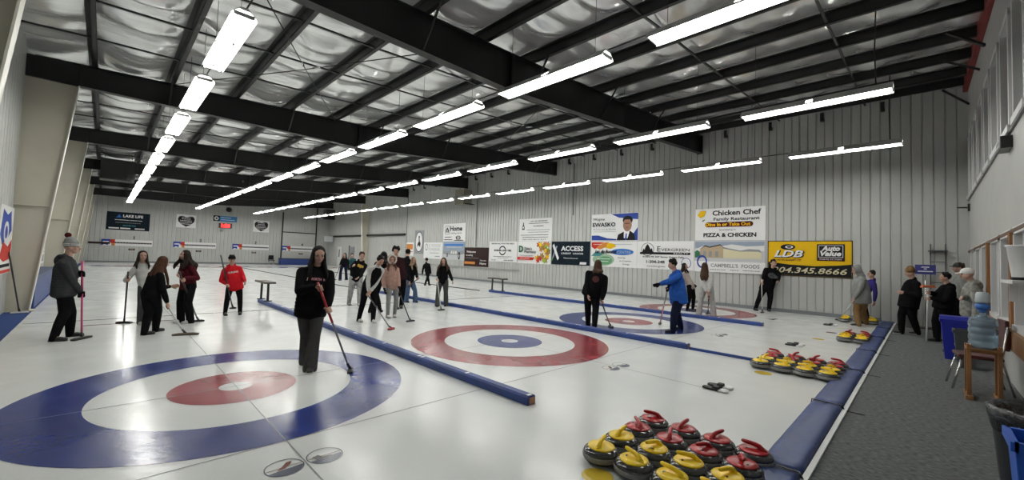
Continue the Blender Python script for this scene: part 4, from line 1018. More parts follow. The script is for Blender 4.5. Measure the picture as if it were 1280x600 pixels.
def person(label, feet, headpx, face, H=None, hip=None, neck=None, hd=0.0, pitch=0, hyaw=0, top=C_black, legs=C_black, shoe=SHOE_B, sole=None, flare=0.0, wide=1.0, build=1.0,
           hands=None, poles=(None, None), gloves=None, hair=None, hairlen=0.0, curly=0.0, cap=None, hood=None, hoodup=False, skin=SK1, long=0.0, vox=0.011, extra=None, vest=None, zfeet=0.0, footyaw=(8, -8), rho=None, bag=0, fur=False, group=None, kneeout=0.25, elbow=None):
    """feet: two ground pixels (own right, own left) or world points; hands: own right, own left as world points or None"""
    F0 = [f if isinstance(f, Vector) else gnd(*f) for f in feet]
    base = (F0[0] + F0[1]) / 2
    rb = rho or math.hypot(base.x, base.y)
    view = Vector((base.x, base.y, 0)).normalized()                      # away from camera
    a = math.radians(face)                                              # 0 = faces camera, 90 = faces picture right, 180 = faces away
    rt = Vector((view.y, -view.x, 0))
    Fw = (-view * math.cos(a) + rt * math.sin(a)); Lf = Vector((0, 0, 1)).cross(Fw); Z = Vector((0, 0, 1))
    hc = at(headpx[0], headpx[1], rb + hd)
    Hh = H or hc.z / 0.925
    s = Hh / 1.7; build = build * 1.12
    e = empty('person', (base.x, base.y, 0)); tag(e, label, 'person', group)
    hy = math.radians(hyaw); Rh = Matrix.Rotation(hy, 3, 'Z')
    hF = Rh @ Fw; hL = Z.cross(hF)
    pr_ = math.radians(pitch); hU = (Z * math.cos(pr_) + hF * math.sin(pr_)); hFf = hF * math.cos(pr_) - Z * math.sin(pr_)
    MH = Matrix((hL * -1, hFf, hU)).transposed()                         # local x = own right, y = forward, z = up
    pel = Vector((base.x, base.y, 0)) + Z * 0.525 * Hh
    if hip: pel = at(hip[0], hip[1], rb + (hip[2] if len(hip) > 2 else 0))
    nb = hc - hU * 0.072 * Hh - hFf * 0.024 * Hh - Z * 0.036 * Hh - hF * 0.01
    if neck: nb = at(neck[0], neck[1], rb + (neck[2] if len(neck) > 2 else hd))
    T = (nb - pel).normalized()
    L2 = (Lf - T * Lf.dot(T)).normalized(); F2 = L2.cross(T) * 1.0
    if F2.dot(Fw) < 0: F2 = -F2
    R2 = Matrix((L2, F2, T)).transposed()
    sh = [nb - T * 0.058 * Hh - L2 * 0.081 * Hh * build, nb - T * 0.058 * Hh + L2 * 0.081 * Hh * build]   # right, left
    hj = [pel - Lf * 0.052 * Hh - Z * 0.01, pel + Lf * 0.052 * Hh - Z * 0.01]
    an = [Vector((f.x, f.y, 0)) + Z * (0.048 * Hh) for f in F0]
    kn = []
    for i in (0, 1):
        dl = (an[i] - hj[i]).length * 0.505; dl = max(0.21 * Hh, min(dl, 0.262 * Hh))
        k, _ = ik(hj[i], an[i], dl, dl, Fw + Lf * (kneeout if i else -kneeout)); kn.append(k)
    el = []; wr = []
    hands = list(hands or (None, None))
    grips = [None, None]
    for i in (0, 1):
        sg = -1 if i == 0 else 1
        tgt = hands[i]
        if tgt is None:
            tgt = sh[i] + L2 * sg * 0.07 * Hh - Z * 0.335 * Hh + Fw * 0.03 * Hh
            w = tgt
        else:
            w = tgt - (tgt - sh[i]).normalized() * 0.055 * s if poles[i] is not None else tgt
        k, w = ik(sh[i], w, 0.172 * Hh, 0.152 * Hh, Lf * sg * (elbow or 0.45) - Fw * 0.4 - Z * 1.0)
        el.append(k); wr.append(w)
        if poles[i] is not None: grips[i] = tgt
    # --- body: one continuous surface
    B = Blob()
    hr = (0.046 * Hh, 0.056 * Hh, 0.066 * Hh)
    HP_ = lambda x, y, z: hc + MH @ Vector((x, y, z)) * Hh
    B.ell(HP_(0, -0.006, 0.014), (0.0455 * Hh, 0.055 * Hh, 0.052 * Hh), MH)
    B.ell(HP_(0, 0.012, -0.018), (0.037 * Hh, 0.040 * Hh, 0.047 * Hh), MH)
    B.ell(HP_(0, 0.030, -0.049), (0.017 * Hh, 0.015 * Hh, 0.013 * Hh), MH)
    for sx in (-1, 1):
        B.ell(HP_(sx * 0.021, 0.034, -0.016), (0.015 * Hh, 0.012 * Hh, 0.014 * Hh), MH)
        B.ell(HP_(sx * 0.046, -0.004, -0.008), (0.006 * Hh, 0.012 * Hh, 0.019 * Hh), MH)
        B.cap(HP_(sx * 0.009, 0.047, 0.012), HP_(sx * 0.027, 0.041, 0.011), 0.0065 * Hh, 0.005 * Hh)
    B.cap(HP_(0, 0.049, 0.006), HP_(0, 0.062, -0.017), 0.0055 * Hh, 0.0085 * Hh)
    B.cap(HP_(0, 0.046, -0.031), HP_(0, 0.047, -0.034), 0.0085 * Hh, 0.008 * Hh)
    B.cap(nb - T * 0.02 * Hh, hc - hU * 0.03 * Hh - hFf * 0.012 * Hh, 0.036 * Hh, 0.031 * Hh)
    for t_ in (0.12, 0.35, 0.6, 0.82): B.ell(pel.lerp(nb, t_), (0.066 * Hh, 0.042 * Hh, 0.075 * Hh), R2)
    for i in (0, 1):
        B.cap(sh[i], nb - T * 0.03 * Hh, 0.03 * Hh, 0.034 * Hh)
        B.cap(sh[i], el[i], 0.026 * Hh, 0.021 * Hh); B.cap(el[i], wr[i], 0.02 * Hh, 0.0135 * Hh)
        B.cap(hj[i], kn[i], 0.042 * Hh, 0.028 * Hh); B.cap(kn[i], an[i], 0.028 * Hh, 0.018 * Hh)
        ty = math.radians(footyaw[i]); ft = Matrix.Rotation(ty, 3, 'Z') @ Fw
        B.cap(an[i], an[i] + ft * 0.07 * Hh - Z * 0.028 * Hh, 0.015 * Hh, 0.012 * Hh)
        hs = s * 1.08
        if grips[i] is not None: hand(B, wr[i], grips[i], poles[i], 0.0135, hs)
        else: open_hand(B, wr[i], wr[i] - el[i], L2 * (1 if i == 0 else -1) + Fw * 0.2, hs)
    body = B.make('body', skin, e, min(vox, 0.0085) if vox < 0.012 else vox, 1)
    # --- face details
    faces_cam = (-hF).dot(view) > -0.3
    if faces_cam and vox <= 0.013:
        for sx in (-1, 1):
            m = MB().ell(HP_(sx * 0.0185, 0.0475, 0.003) - e.location, (0.0075 * Hh, 0.004 * Hh, 0.0042 * Hh), MH, 10, 6); m.build('eye', EYEW, e)
            m = MB().cyl(HP_(sx * 0.009, 0.0535, 0.016) - e.location, HP_(sx * 0.028, 0.0475, 0.0165) - e.location, 0.0022 * Hh, 0.0018 * Hh, 6); m.build('eyebrow', BROW, e)
        MB().ell(HP_(0, 0.0535, -0.0315) - e.location, (0.0125 * Hh, 0.004 * Hh, 0.0042 * Hh), MH, 10, 6).build('lips', LIP, e)
    # --- trousers
    B = Blob()
    B.ell(pel + T * 0.0 * Hh, (0.074 * Hh * build, 0.056 * Hh * build, 0.065 * Hh), R2)
    B.ell(pel - Fw * 0.016 * Hh - Z * 0.02 * Hh, (0.076 * Hh * build, 0.058 * Hh * build, 0.06 * Hh), Matrix((Lf, Fw, Z)).transposed())
    for i in (0, 1):
        B.chain([hj[i] - Z * 0.01, hj[i].lerp(kn[i], 0.5), kn[i], kn[i].lerp(an[i], 0.5), an[i] - Z * 0.027 * Hh],
                [0.06 * Hh * wide, 0.053 * Hh * wide, 0.041 * Hh * wide, (0.038 + flare * 0.4) * Hh * wide, (0.030 + flare) * Hh * wide])
    B.make('trousers', legs, e, vox)
    # --- shoes
    for i in (0, 1):
        ty = math.radians(footyaw[i]); ft = Matrix.Rotation(ty, 3, 'Z') @ Fw; fl = Z.cross(ft)
        RS = Matrix((fl, ft, Z)).transposed(); g0 = Vector((an[i].x, an[i].y, 0))
        B = Blob()
        B.ell(g0 + ft * 0.0 + Z * 0.045 * s, (0.04 * s, 0.055 * s, 0.043 * s), RS).ell(g0 + ft * 0.07 * s + Z * 0.04 * s, (0.043 * s, 0.075 * s, 0.036 * s), RS).ell(g0 + ft * 0.125 * s + Z * 0.034 * s, (0.045 * s, 0.055 * s, 0.029 * s), RS)
        B.cap(an[i], an[i] + Z * 0.03, 0.034 * s, 0.034 * s)
        so = B.make('shoe', shoe, e, min(vox, 0.01), 1)
        m = MB(); 
        pts = [g0 - e.location + RS @ Vector((x * s, y * s, 0)) for x, y in ((-0.034, -0.05), (0.034, -0.05), (0.04, 0.02), (0.046, 0.11), (0.03, 0.165), (0, 0.18), (-0.03, 0.165), (-0.046, 0.11), (-0.04, 0.02))]
        m.extr([(p.x, p.y) for p in pts], 0.002, 0.022 * s); m.build('sole', sole or SHOE_B, so)
    # --- top
    B = Blob()
    hem = -0.14 - long
    tl = (nb - pel).length
    bw = 1 + bag * 0.07
    prof = [(hem, 0.088 * bw, 0.07 * bw), (0.12, 0.089 * bw, 0.07 * bw), (0.4, 0.085 * bw, 0.067 * bw), (0.62, 0.088, 0.067), (0.74, 0.082, 0.062), (0.86, 0.058, 0.05)]
    def pf(t_):
        for (a0, w0, d0), (a1, w1, d1) in zip(prof, prof[1:]):
            if t_ <= a1: f_ = (t_ - a0) / (a1 - a0); return w0 + (w1 - w0) * f_, d0 + (d1 - d0) * f_
        return prof[-1][1:]
    steps = []
    for q in range(13):
        t_ = hem + (0.86 - hem) * q / 12; w_, d_ = pf(t_); steps.append((t_, w_, d_))
    for t_, w_, d_ in steps: B.ell(pel + T * (t_ * tl), (w_ * Hh * build, d_ * Hh * build, 0.05 * Hh), R2)
    for i in (0, 1):
        B.cap(nb - T * 0.012 * Hh, sh[i] - T * 0.004 * Hh, 0.036 * Hh, 0.035 * Hh * build ** 0.5)
        wt = el[i].lerp(wr[i], 0.93)
        B.chain([sh[i], sh[i].lerp(el[i], 0.5), el[i], el[i].lerp(wr[i], 0.55), wt], [q_ * Hh * build ** 0.6 for q_ in (0.036, 0.035, 0.032, 0.0285, 0.0215)])
    B.cap(nb - T * 0.02 * Hh, nb + T * 0.012 * Hh, 0.047 * Hh, 0.04 * Hh)
    if hood is not None and not hoodup:
        for q in range(-3, 4):
            an_ = q * 0.42; c0 = nb + T * 0.012 * Hh + (-F2 * math.cos(an_) + L2 * math.sin(an_)) * 0.047 * Hh
            B.ell(c0, (0.026 * Hh, 0.026 * Hh, 0.022 * Hh))
        B.ell(nb - F2 * 0.062 * Hh - T * 0.03 * Hh, (0.052 * Hh, 0.026 * Hh, 0.05 * Hh), R2)
    o = B.make('jacket', top, e, vox)
    if vest is not None:
        B = Blob()
        for t_, w_, d_ in steps[2:]: B.ell(pel + T * (t_ * (nb - pel).length) - F2 * 0.003 * Hh, (w_ * Hh * 1.08 * build, d_ * Hh * 1.16 * build, 0.05 * Hh), R2)
        B.make('vest', vest, e, vox)
    if gloves is not None:
        for i in (0, 1):
            B = Blob()
            if grips[i] is not None: hand(B, wr[i], grips[i], poles[i], 0.0135, s * 1.08, 0.003)
            else: open_hand(B, wr[i], wr[i] - el[i], L2 * (1 if i == 0 else -1) + Fw * 0.2, s * 1.08, 0.003)
            B.cap(el[i].lerp(wr[i], 0.85), wr[i], 0.023 * Hh, 0.021 * Hh)
            B.make('glove', gloves, e, min(vox, 0.0085), 1)
    # --- hair, hats, hoods
    if hair is not None:
        B = Blob(); rr = random.Random(len(label) * 7 + int(headpx[0]))
        B.ell(HP_(0, -0.014, 0.022), (0.0525 * Hh, 0.054 * Hh, 0.055 * Hh), MH)
        if hairlen > 0:
            n = 26
            for q in range(n):
                an_ = math.radians(-118 + 236 * q / (n - 1))              # round the back of the head
                dirv = Vector((math.sin(an_), -math.cos(an_), 0))
                p0 = HP_(dirv.x * 0.044, dirv.y * 0.046 - 0.006, 0.012)
                side = abs(math.sin(an_))
                L = hairlen * Hh * (0.86 + 0.2 * rr.random())
                p1 = p0 - hU * 0.075 * Hh + MH @ Vector((dirv.x, dirv.y, 0)) * 0.008 * Hh
                out = MH @ Vector((dirv.x * (1 + 0.3 * curly), dirv.y, 0))
                p2 = p1 - Z * L * 0.45 + out * (0.02 + curly * 0.03) * Hh - F2 * 0.03 * Hh * (1 if dirv.y < 0.2 else -0.7)
                p3 = p1 - Z * L * 0.75 + out * (0.012 + curly * 0.03) * Hh - F2 * 0.042 * Hh * (1 if dirv.y < 0.2 else -1.0)
                w = (0.0125 + 0.006 * curly) * Hh
                pts = [p0, p1, p2, p3]
                if curly:
                    for z_ in (1, 2, 3): pts[z_] = pts[z_] + Vector((rr.uniform(-1, 1), rr.uniform(-1, 1), 0)) * 0.02 * curly
                B.chain(pts, [w, w * 1.1, w * 1.0, w * 0.45])
        else:
            for q in range(26 if curly else 12):
                an_ = rr.uniform(0, 6.28); zz = rr.uniform(0.02 if not curly else 0.0, 0.075)
                rad = 0.046 * math.sqrt(max(0.05, 1 - (zz / 0.085) ** 2))
                y_ = -0.012 + rad * math.cos(an_) * 1.1
                if zz < 0.045 and y_ > 0.02: continue
                B.ell(HP_(rad * math.sin(an_) * (1.0 + 0.12 * curly), y_, zz), (0.016 * Hh * (1 + 0.4 * curly),) * 3, n=10, m=7)
        B.make('hair', hair, e, min(vox, 0.009), 1)
    if cap is not None:
        kind_, cm = cap[0], cap[1]
        B = Blob()
        if kind_ == 'toque':
            B.ell(HP_(0, -0.008, 0.034), (0.056 * Hh, 0.061 * Hh, 0.056 * Hh), MH); B.ell(HP_(0, -0.014, 0.066), (0.044 * Hh, 0.047 * Hh, 0.042 * Hh), MH)
            o = B.make('knit_hat', cm, e, 0.008)
            r_ = MB(); 
            for zz, sc in ((0.018, 1.0), (0.032, 1.0)):
                r_.tube([HP_(0.0575 * math.cos(t) * sc, -0.006 + 0.0625 * math.sin(t) * sc, zz) - e.location for t in [math.radians(k_ * 15) for k_ in range(25)]], 0.0045 * Hh, 6)
            if len(cap) > 3: r_.build('hat_stripe', cap[3], o)
            else: r_.bm.free()
            if len(cap) > 2 and cap[2] is not None:
                MB().ell(HP_(0, -0.034, 0.122) - e.location, (0.026 * Hh,) * 3, None, 12, 8).build('pompom', cap[2], o)
        elif kind_ == 'cap':
            B.ell(HP_(0, -0.006, 0.032), (0.0535 * Hh, 0.062 * Hh, 0.048 * Hh), MH)
            B.ell(HP_(0, 0.066, 0.022), (0.036 * Hh, 0.036 * Hh, 0.007 * Hh), MH)
            B.make('ball_cap', cm, e, 0.008, 1)
    if hoodup:
        B = Blob(); hm = hood
        n = 11
        for q in range(n):                                               # hood built as arcs leaving the face open
            t = -0.052 + 0.079 * q / (n - 1)
            rad = 0.062 - 0.012 * abs(q / (n - 1) - 0.35)
            arc = [HP_(rad * math.sin(a_), t, 0.012 + (rad + 0.008) * math.cos(a_)) for a_ in [math.radians(d_) for d_ in range(-135, 136, 27)]]
            B.chain(arc, [0.010 * Hh] * len(arc))
        B.ell(HP_(0, -0.03, 0.005), (0.054 * Hh, 0.036 * Hh, 0.062 * Hh), MH)
        B.cap(HP_(0, -0.03, -0.04), nb - F2 * 0.02 * Hh, 0.05 * Hh, 0.055 * Hh)
        o = B.make('hood', hm, e, 0.0085)
        if fur:
            B = Blob(); arc = [HP_(0.062 * math.sin(a_), 0.032, 0.012 + 0.072 * math.cos(a_)) for a_ in [math.radians(d_) for d_ in range(-150, 151, 20)]]
            B.chain(arc, [0.014 * Hh] * len(arc)); B.make('fur_trim', FUR, e, 0.0085, 0)
    e['_f'] = 0
    del e['_f']
    return dict(e=e, F=Fw, L=Lf, nb=nb, pel=pel, T=T, F2=F2, L2=L2, H=Hh, hc=hc, R2=R2)

def patch(P, name, u, v, w, h, m, back=False, depth=0.105, text=None):
    """print or badge lying on the chest or back of the jacket, following the cloth"""
    s_ = -1 if back else 1
    c = P['pel'] + P['T'] * v * (P['nb'] - P['pel']).length + P['L2'] * u * P['H']
    X = P['L2'] * s_; X = X if X.cross(P['T']).dot(P['F2'] * s_) > 0 else -X
    out = P['F2'] * s_
    jk = [o_ for o_ in P['e'].children if o_.name.startswith('jacket')][0]
    if text: me = flat_text(text, 0, 0, h, width=w, bold=0.002)
    else: me = MB().prism([(w / 2 * math.cos(t), h / 2 * math.sin(t)) for t in [math.radians(k * 30) for k in range(12)]], -0.0015, 0.0015).mesh(name)
    bm_ = bmesh.new(); bm_.from_mesh(me); bmesh.ops.triangulate(bm_, faces=bm_.faces)
    if text is None: bmesh.ops.subdivide_edges(bm_, edges=bm_.edges, cuts=2)
    bm_.to_mesh(me); bm_.free()
    for v_ in me.vertices:
        q = c + X * v_.co.x + P['T'] * v_.co.z - P['e'].location
        ok, loc, nr, ix = jk.ray_cast(q + out * 0.6, -out)
        dd = (loc - q).dot(out) if ok and (loc - q).dot(out) > 0 else 0.07 * P['H']
        v_.co = q + out * (dd + 0.0035 - v_.co.y)
    me.materials.clear(); me.materials.append(m)
    o = bpy.data.objects.new(name, me); COL.objects.link(o); o.parent = P['e']

def onpole(B, T, f): return B.lerp(T, f)
def mk(bottom, top, rho_off_b=None, rho=None):
    """broom line: bottom pixel on the ice, top pixel at horizontal distance rho"""
    b = gnd(*bottom); return b, at(top[0], top[1], rho)

# P1 man in toque with pink broom
b, t = mk((102, 424), (103, 322), rho=9.9)
h1, h2 = at(103, 331, 9.9), at(102, 361, 9.85)
ax = (t - b).normalized()
pos = lambda b_, t_, f: b_ + (t_ - b_) * f
broom(b, b + ax * 1.28, 'pink broom held upright by the person in the pompom hat', P_PINK, M_blackp, 55, w=0.17, rough_top=P_PINK)
person('person in grey pompom toque and dark grey jacket holding a pink broom', [(87, 421), (66, 427)], (90, 309), 78, pitch=0, top=C_char, legs=C_black, hands=(b + ax * 0.72, b + ax * 1.06), poles=(ax, ax), gloves=C_black,
       cap=('toque', C_grey, C_mar, C_white), hood=C_char, wide=1.1, build=1.22, hip=(80, 362), vox=0.011)
# P2 white hoodie girl
b, t = mk((155, 404), (161, 330), rho=10.6); ax = (t - b).normalized()
broom(b, b + ax * 1.2, 'dark broom standing under the hand of the girl in the white hoodie', P_BLACK, M_blackp, -35, w=0.13)
person('girl in off-white hoodie and grey trousers with long dark hair, facing the camera', [(174, 406), (190, 405)], (178.5, 320), 10, top=C_white, legs=C_dgrey, shoe=SHOE_W, sole=SOLE, hands=(b + ax * 1.02, None), poles=(ax, None), hair=H_dbr, hairlen=0.16, hood=C_white, bag=1)
# P3 long auburn hair leaning
b, t = mk((232, 419), (207, 378), rho=9.6)
ax = (at(207, 378, 9.65) - b).normalized()
broom(b, b + ax * 1.12, 'broom with wide brown brush head pushed by the girl with long auburn hair', P_WHITE, BR_BR, -15, w=0.19)
person('girl in black with very long auburn hair leaning over a broom', [(194, 415), (180, 419)], (204, 328), 118, H=1.5, hd=0.05, hip=(188, 365, 0), pitch=18, top=C_black, legs=C_black, hands=(b + ax * 0.62, at(213, 358, 9.9)), poles=(ax, None), hair=H_red, hairlen=0.3, wide=1.15)
# P4 maroon hoodie
b, t = mk((248, 402), (228, 350), rho=10.55); ax = (t - b).normalized()
broom(b, b + ax * 1.2, 'dark broom leaning against the person in the maroon hoodie', P_GREY, M_blackp, 0, w=0.1, rough_top=P_BLACK)
P = person('person in maroon hoodie with long curly dark hair, arms crossed, beside the auburn haired girl', [(226, 403), (238, 404)], (231, 319), -62, top=C_mar, legs=C_black, shoe=SHOE_W, sole=SOLE, hands=(at(223, 344, 10.5), b + ax * 1.0), poles=(None, ax), hair=H_dbr, hairlen=0.17, curly=1.0, hood=C_mar, wide=1.15, flare=0.01, bag=1, build=1.05)
# P5 red jacket kid
b = at(291, 386, 11.45); t = at(276, 319, 11.75); b.z = max(b.z, 0.12); ax = (t - b).normalized()
broom(b, t, 'dark broom held slantwise by the child in the red jacket, head down', P_BLACK, M_blackp, 20, w=0.06)
P = person('child in bright red jacket, black cap and glasses holding a dark broom', [(281, 394), (300, 393)], (290, 324.5), 5, top=C_red, legs=C_black, hands=(b + (t - b) * 0.42, at(306, 352, 11.5)), poles=(ax, None), cap=('cap', C_black), hair=H_black, hood=C_red, long=0.14, bag=1.5, build=1.15)
patch(P, 'chest_lettering', 0.0, 0.62, 0.2, 0.055, SOLE, depth=0.092, text='CURLING')
g = MB()
for sx in (-1, 1): g.tube([P['hc'] - P['e'].location + P['F'] * 0.056 * P['H'] + P['L'] * (sx * 0.02 * P['H'] + 0.02 * math.cos(a_)) + Vector((0, 0, 0.006 + 0.016 * math.sin(a_))) for a_ in [math.radians(q * 45) for q in range(9)]], 0.003, 5)
g.build('glasses', M_black, P['e'])
# P6 main woman
b = gnd(438, 465); t = at(399, 358, 5.95); ax = (t - b).normalized(); L = (t - b).length
broom(b, b + ax * (L + 0.06), 'grey curling broom with red upper grip held by the woman in the black hoodie', P_GREY, M_blackp, 62, w=0.1, rough_top=P_RED)
P = person('woman in black hoodie and dark grey flared jeans walking over the blue rings', [(382, 455), (387, 464)], (398.5, 318.5), 8, H=1.66, pitch=14, hyaw=4, hip=(389, 384, -0.02), top=C_black, legs=C_dgrey, shoe=SHOE_B, sole=SOLE, flare=0.026, wide=0.98,
           hands=(b + ax * (L - 0.03), b + ax * (L * 0.72)), poles=(ax, ax), hair=H_black, hairlen=0.22, hood=C_black, vox=0.009, long=0.02, bag=1.2, build=1.16, kneeout=0.05, elbow=1.2)
patch(P, 'chest_lettering', 0.0, 0.66, 0.235, 0.045, mat('pinkish_print', (0.55, 0.25, 0.27), 0.6), depth=0.078, text='J  NORTH  M')
# P7, P8 far left pair
b, t = mk((418, 350), (426, 330), rho=24.4); ax = (t - b).normalized()
broom(b, t, 'thin broom held by the dark figure far behind the woman in black', P_BLACK, M_blackp, 0)
person('dark clothed person in flared trousers standing far behind, beside the service door', [(425, 350.5), (433, 350)], (431, 319), -20, H=1.66, top=C_black, legs=C_navy, hands=(b + (t - b) * 0.9, None), poles=(ax, None), hair=H_dbr, hairlen=0.14, vox=0.014, flare=0.02)
person('small person with a pale face covering standing behind the dark clothed person', [(438.5, 349.6), (443, 349.6)], (440, 319.5), 5, H=1.62, top=C_teal, legs=C_black, hair=H_dbr, vox=0.014)
# P9 patterned pants
P = person('boy in black hoodie with yellow print and patterned pale pyjama trousers', [(436, 381), (449, 382)], (452.5, 320), 12, H=1.6, pitch=12, hip=(445, 347), top=C_black, legs=C_patt, shoe=SHOE_W, hands=(at(441, 333, 12.75), at(446, 350, 12.75)), hair=H_br, wide=1.25, bag=1, hood=C_black, build=1.08)
for u_, v_, w_, h_ in ((-0.035, 0.7, 0.07, 0.1), (0.0, 0.68, 0.05, 0.12), (0.035, 0.69, 0.08, 0.08)): patch(P, 'yellow_print', u_, v_, w_, h_, mat('cloth_yellow_print', (0.4, 0.24, 0.02), 0.7), depth=0.07)
# P10 leaning with black vest
b = gnd(489, 412); t = at(460, 369, 9.85); ax = (t - b).normalized()
broom(b, b + ax * ((t - b).length + 0.12), 'broom with red head pushed along the ice by the player in the black vest', P_GREY, P_RED, 30, w=0.09, rough_top=P_BLACK)
person('player with white sleeves and black vest bending over a red headed broom', [(448, 402), (466, 403)], (475.5, 326), 25, H=1.58, hd=-0.25, pitch=38, hip=(462, 357, 0.0), top=C_white, vest=C_black, legs=C_black, shoe=SHOE_W, sole=SOLE, hands=(t, b + ax * ((t - b).length * 0.98)), poles=(ax, None), hair=H_black, hairlen=0.0, kneeout=0.1)
# P11 small dark head behind
person('dark haired person mostly hidden behind the player in the black vest', [Vector((5.05, 10.3, 0)), Vector((5.3, 10.2, 0))], (480, 320), 170, H=1.62, rho=11.5, top=C_black, legs=C_black, hair=H_black, hairlen=0.08)
# P12 pink hoodie
b = gnd(513, 402); t = at(500, 368, 10.4); ax = (t - b).normalized()
broom(b, b + ax * ((t - b).length + 0.1), 'dark broom held low by the girl in the fur trimmed pink hoodie', P_BLACK, M_blackp, 10, w=0.11)
person('girl in dusty pink hoodie with pale fur hood and grey leggings', [(484.5, 397), (493, 396)], (490, 325), 12, H=1.53, pitch=8, top=C_pink, legs=C_grey, shoe=SHOE_W, hands=(at(480.5, 361, 10.5), t), poles=(None, ax), hair=H_red, hairlen=0.15, hood=C_pink, hoodup=True, fur=True, gloves=C_black, wide=0.92, bag=1)
# P13 tall behind
person('tall person with thick dark curly hair behind the pink hoodie', [(495, 386), (501, 385)], (495, 314), 12, hyaw=-10, pitch=12, top=C_dmar, legs=C_black, hair=H_black, curly=1.0)
# P14
person('person in dark cap and jacket facing away behind the tall curly haired one', [Vector((7.35, 13.0, 0)), Vector((7.65, 12.85, 0))], (510, 316), 165, H=1.72, rho=15.0, top=C_black, legs=C_black, cap=('cap', C_black), hair=H_black)
# P15 blonde
b = at(503, 362, 13.6); t = at(524, 347.5, 13.6); ax = (t - b).normalized()
broom(at(501, 364, 13.55), t, 'broom carried level by the blonde girl in jeans', P_BLACK, M_blackp, 0, w=0.08)
person('girl with long blonde hair, black top and blue jeans', [(507, 378), (519, 378)], (517, 325.5), 35, H=1.5, hip=(512, 352), top=C_black, legs=C_jean, hands=(b + (t - b) * 0.45, b + (t - b) * 0.9), poles=(ax, ax), hair=H_blonde, hairlen=0.2, flare=0.02, wide=1.15)
# P16 far
person('small figure in black jacket and cap walking far off by the landscape board', [(531, 357), (536.5, 357)], (533.5, 325), 160, H=1.5, top=C_black, legs=C_black, hair=H_black, vox=0.013)
# P17
b, t = mk((551.5, 388), (545.5, 342), rho=12.6); ax = (t - b).normalized()
broom(b, b + ax * 1.1, 'white handled broom planted before the girl with long brown curls', P_WHITE, M_blackp, 5, w=0.11)
person('girl in black hoodie with long brown curls and dark wide trousers, one arm out', [(546.5, 383), (557.5, 382.5)], (554.5, 326.5), -8, H=1.53, hd=-0.1, pitch=10, top=C_black, legs=C_dgrey, hands=(b + ax * 0.98, at(567, 354.5, 12.5)), poles=(ax, None), hair=H_br, hairlen=0.17, curly=0.8, flare=0.015, wide=1.1, bag=1, hood=C_black, gloves=None)
# P18
b, t = mk((763.5, 409), (753, 383), rho=9.8); t = at(752, 378, 9.85); ax = (t - b).normalized()
broom(b, b + ax * ((t - b).length + 0.08), 'black broom resting beside the person in the black coat seen from behind', P_BLACK, M_blackp, 60, w=0.09)
P = person('person in black coat seen from behind with brown hair in a long tail', [(743, 410), (735, 407)], (747.5, 331), 178, top=C_black, legs=C_black, hands=(b + ax * (t - b).length, at(735, 370, 9.85)), poles=(ax, None), hair=H_br, hairlen=0.07, build=1.38, bag=1.3, wide=1.25, long=0.04, hood=C_black)
patch(P, 'back_emblem', 0.0, 0.68, 0.16, 0.15, mat('dull_red_print', (0.06, 0.008, 0.01), 0.7), back=True, depth=0.1)
# P19 blue jacket
b = gnd(825, 405); t = at(834, 362, 9.95); ax = (t - b).normalized()
broom(b, b + ax * ((t - b).length + 0.05), 'red and grey broom held upright by the person in the blue jacket', P_RED, BR_BR, 20, w=0.11, rough_top=P_GREY)
person('person in royal blue jacket and navy trousers reaching out one gloved hand', [(851, 412), (841, 416)], (840.5, 331), -68, H=1.66, hd=0, pitch=10, hip=(848, 372, 0), top=C_blue, legs=C_navy, hands=(t, at(825, 355, 10.0)), poles=(ax, None), gloves=C_black, hair=H_black, curly=0.6, hood=C_blue, build=1.4, wide=1.3, bag=1.2, long=0.03)
# P20
person('person in beige jacket with dark hair mostly hidden behind the blue jacket', [(859, 388), (866, 388)], (856, 333), 70, top=C_shirt, legs=C_black, hands=(None, at(867, 356, 15.4)), gloves=C_black, hair=H_dbr, hairlen=0.14)
# P21
b, t = mk((885, 392.5), (886, 366), rho=13.8); ax = (t - b).normalized()
broom(b, b + ax * 1.0, 'dark broom between the feet of the girl in white by the store board', P_BLACK, M_blackp, 0, w=0.12)
person('girl in white hoodie and pale grey trousers seen from behind before the store board', [(892, 395), (873.5, 393.5)], (881, 333), 176, top=C_white, legs=C_lgrey, shoe=SHOE_B, sole=M_hred, hands=(b + ax * 0.92, b + ax * 0.88 - Vector((0.03, 0.03, 0))), poles=(ax, None), hair=H_br, hairlen=0.27, flare=0.018, wide=1.15, bag=1)
# P22
b, t = mk((953, 391), (952, 354), rho=16.7); ax = (t - b).normalized()
broom(b, b + ax * 1.15, 'white handled broom planted before the man in black by the yellow board', P_WHITE, M_blackp, 0, w=0.12)
P = person('man in black hoodie and black trousers standing before the yellow auto parts board', [(944, 388), (961, 389)], (967, 329), 15, H=1.83, hd=0.0, pitch=5, hip=(958.5, 359), top=C_black, legs=C_black, hands=(b + ax * 1.0, at(972, 358, 16.6)), poles=(ax, None), hair=H_dbr, hood=C_black, bag=1, wide=1.1, build=1.2)
patch(P, 'chest_print', 0.0, 0.62, 0.26, 0.2, mat('faint_grey_print', (0.05, 0.055, 0.06), 0.7), depth=0.086)
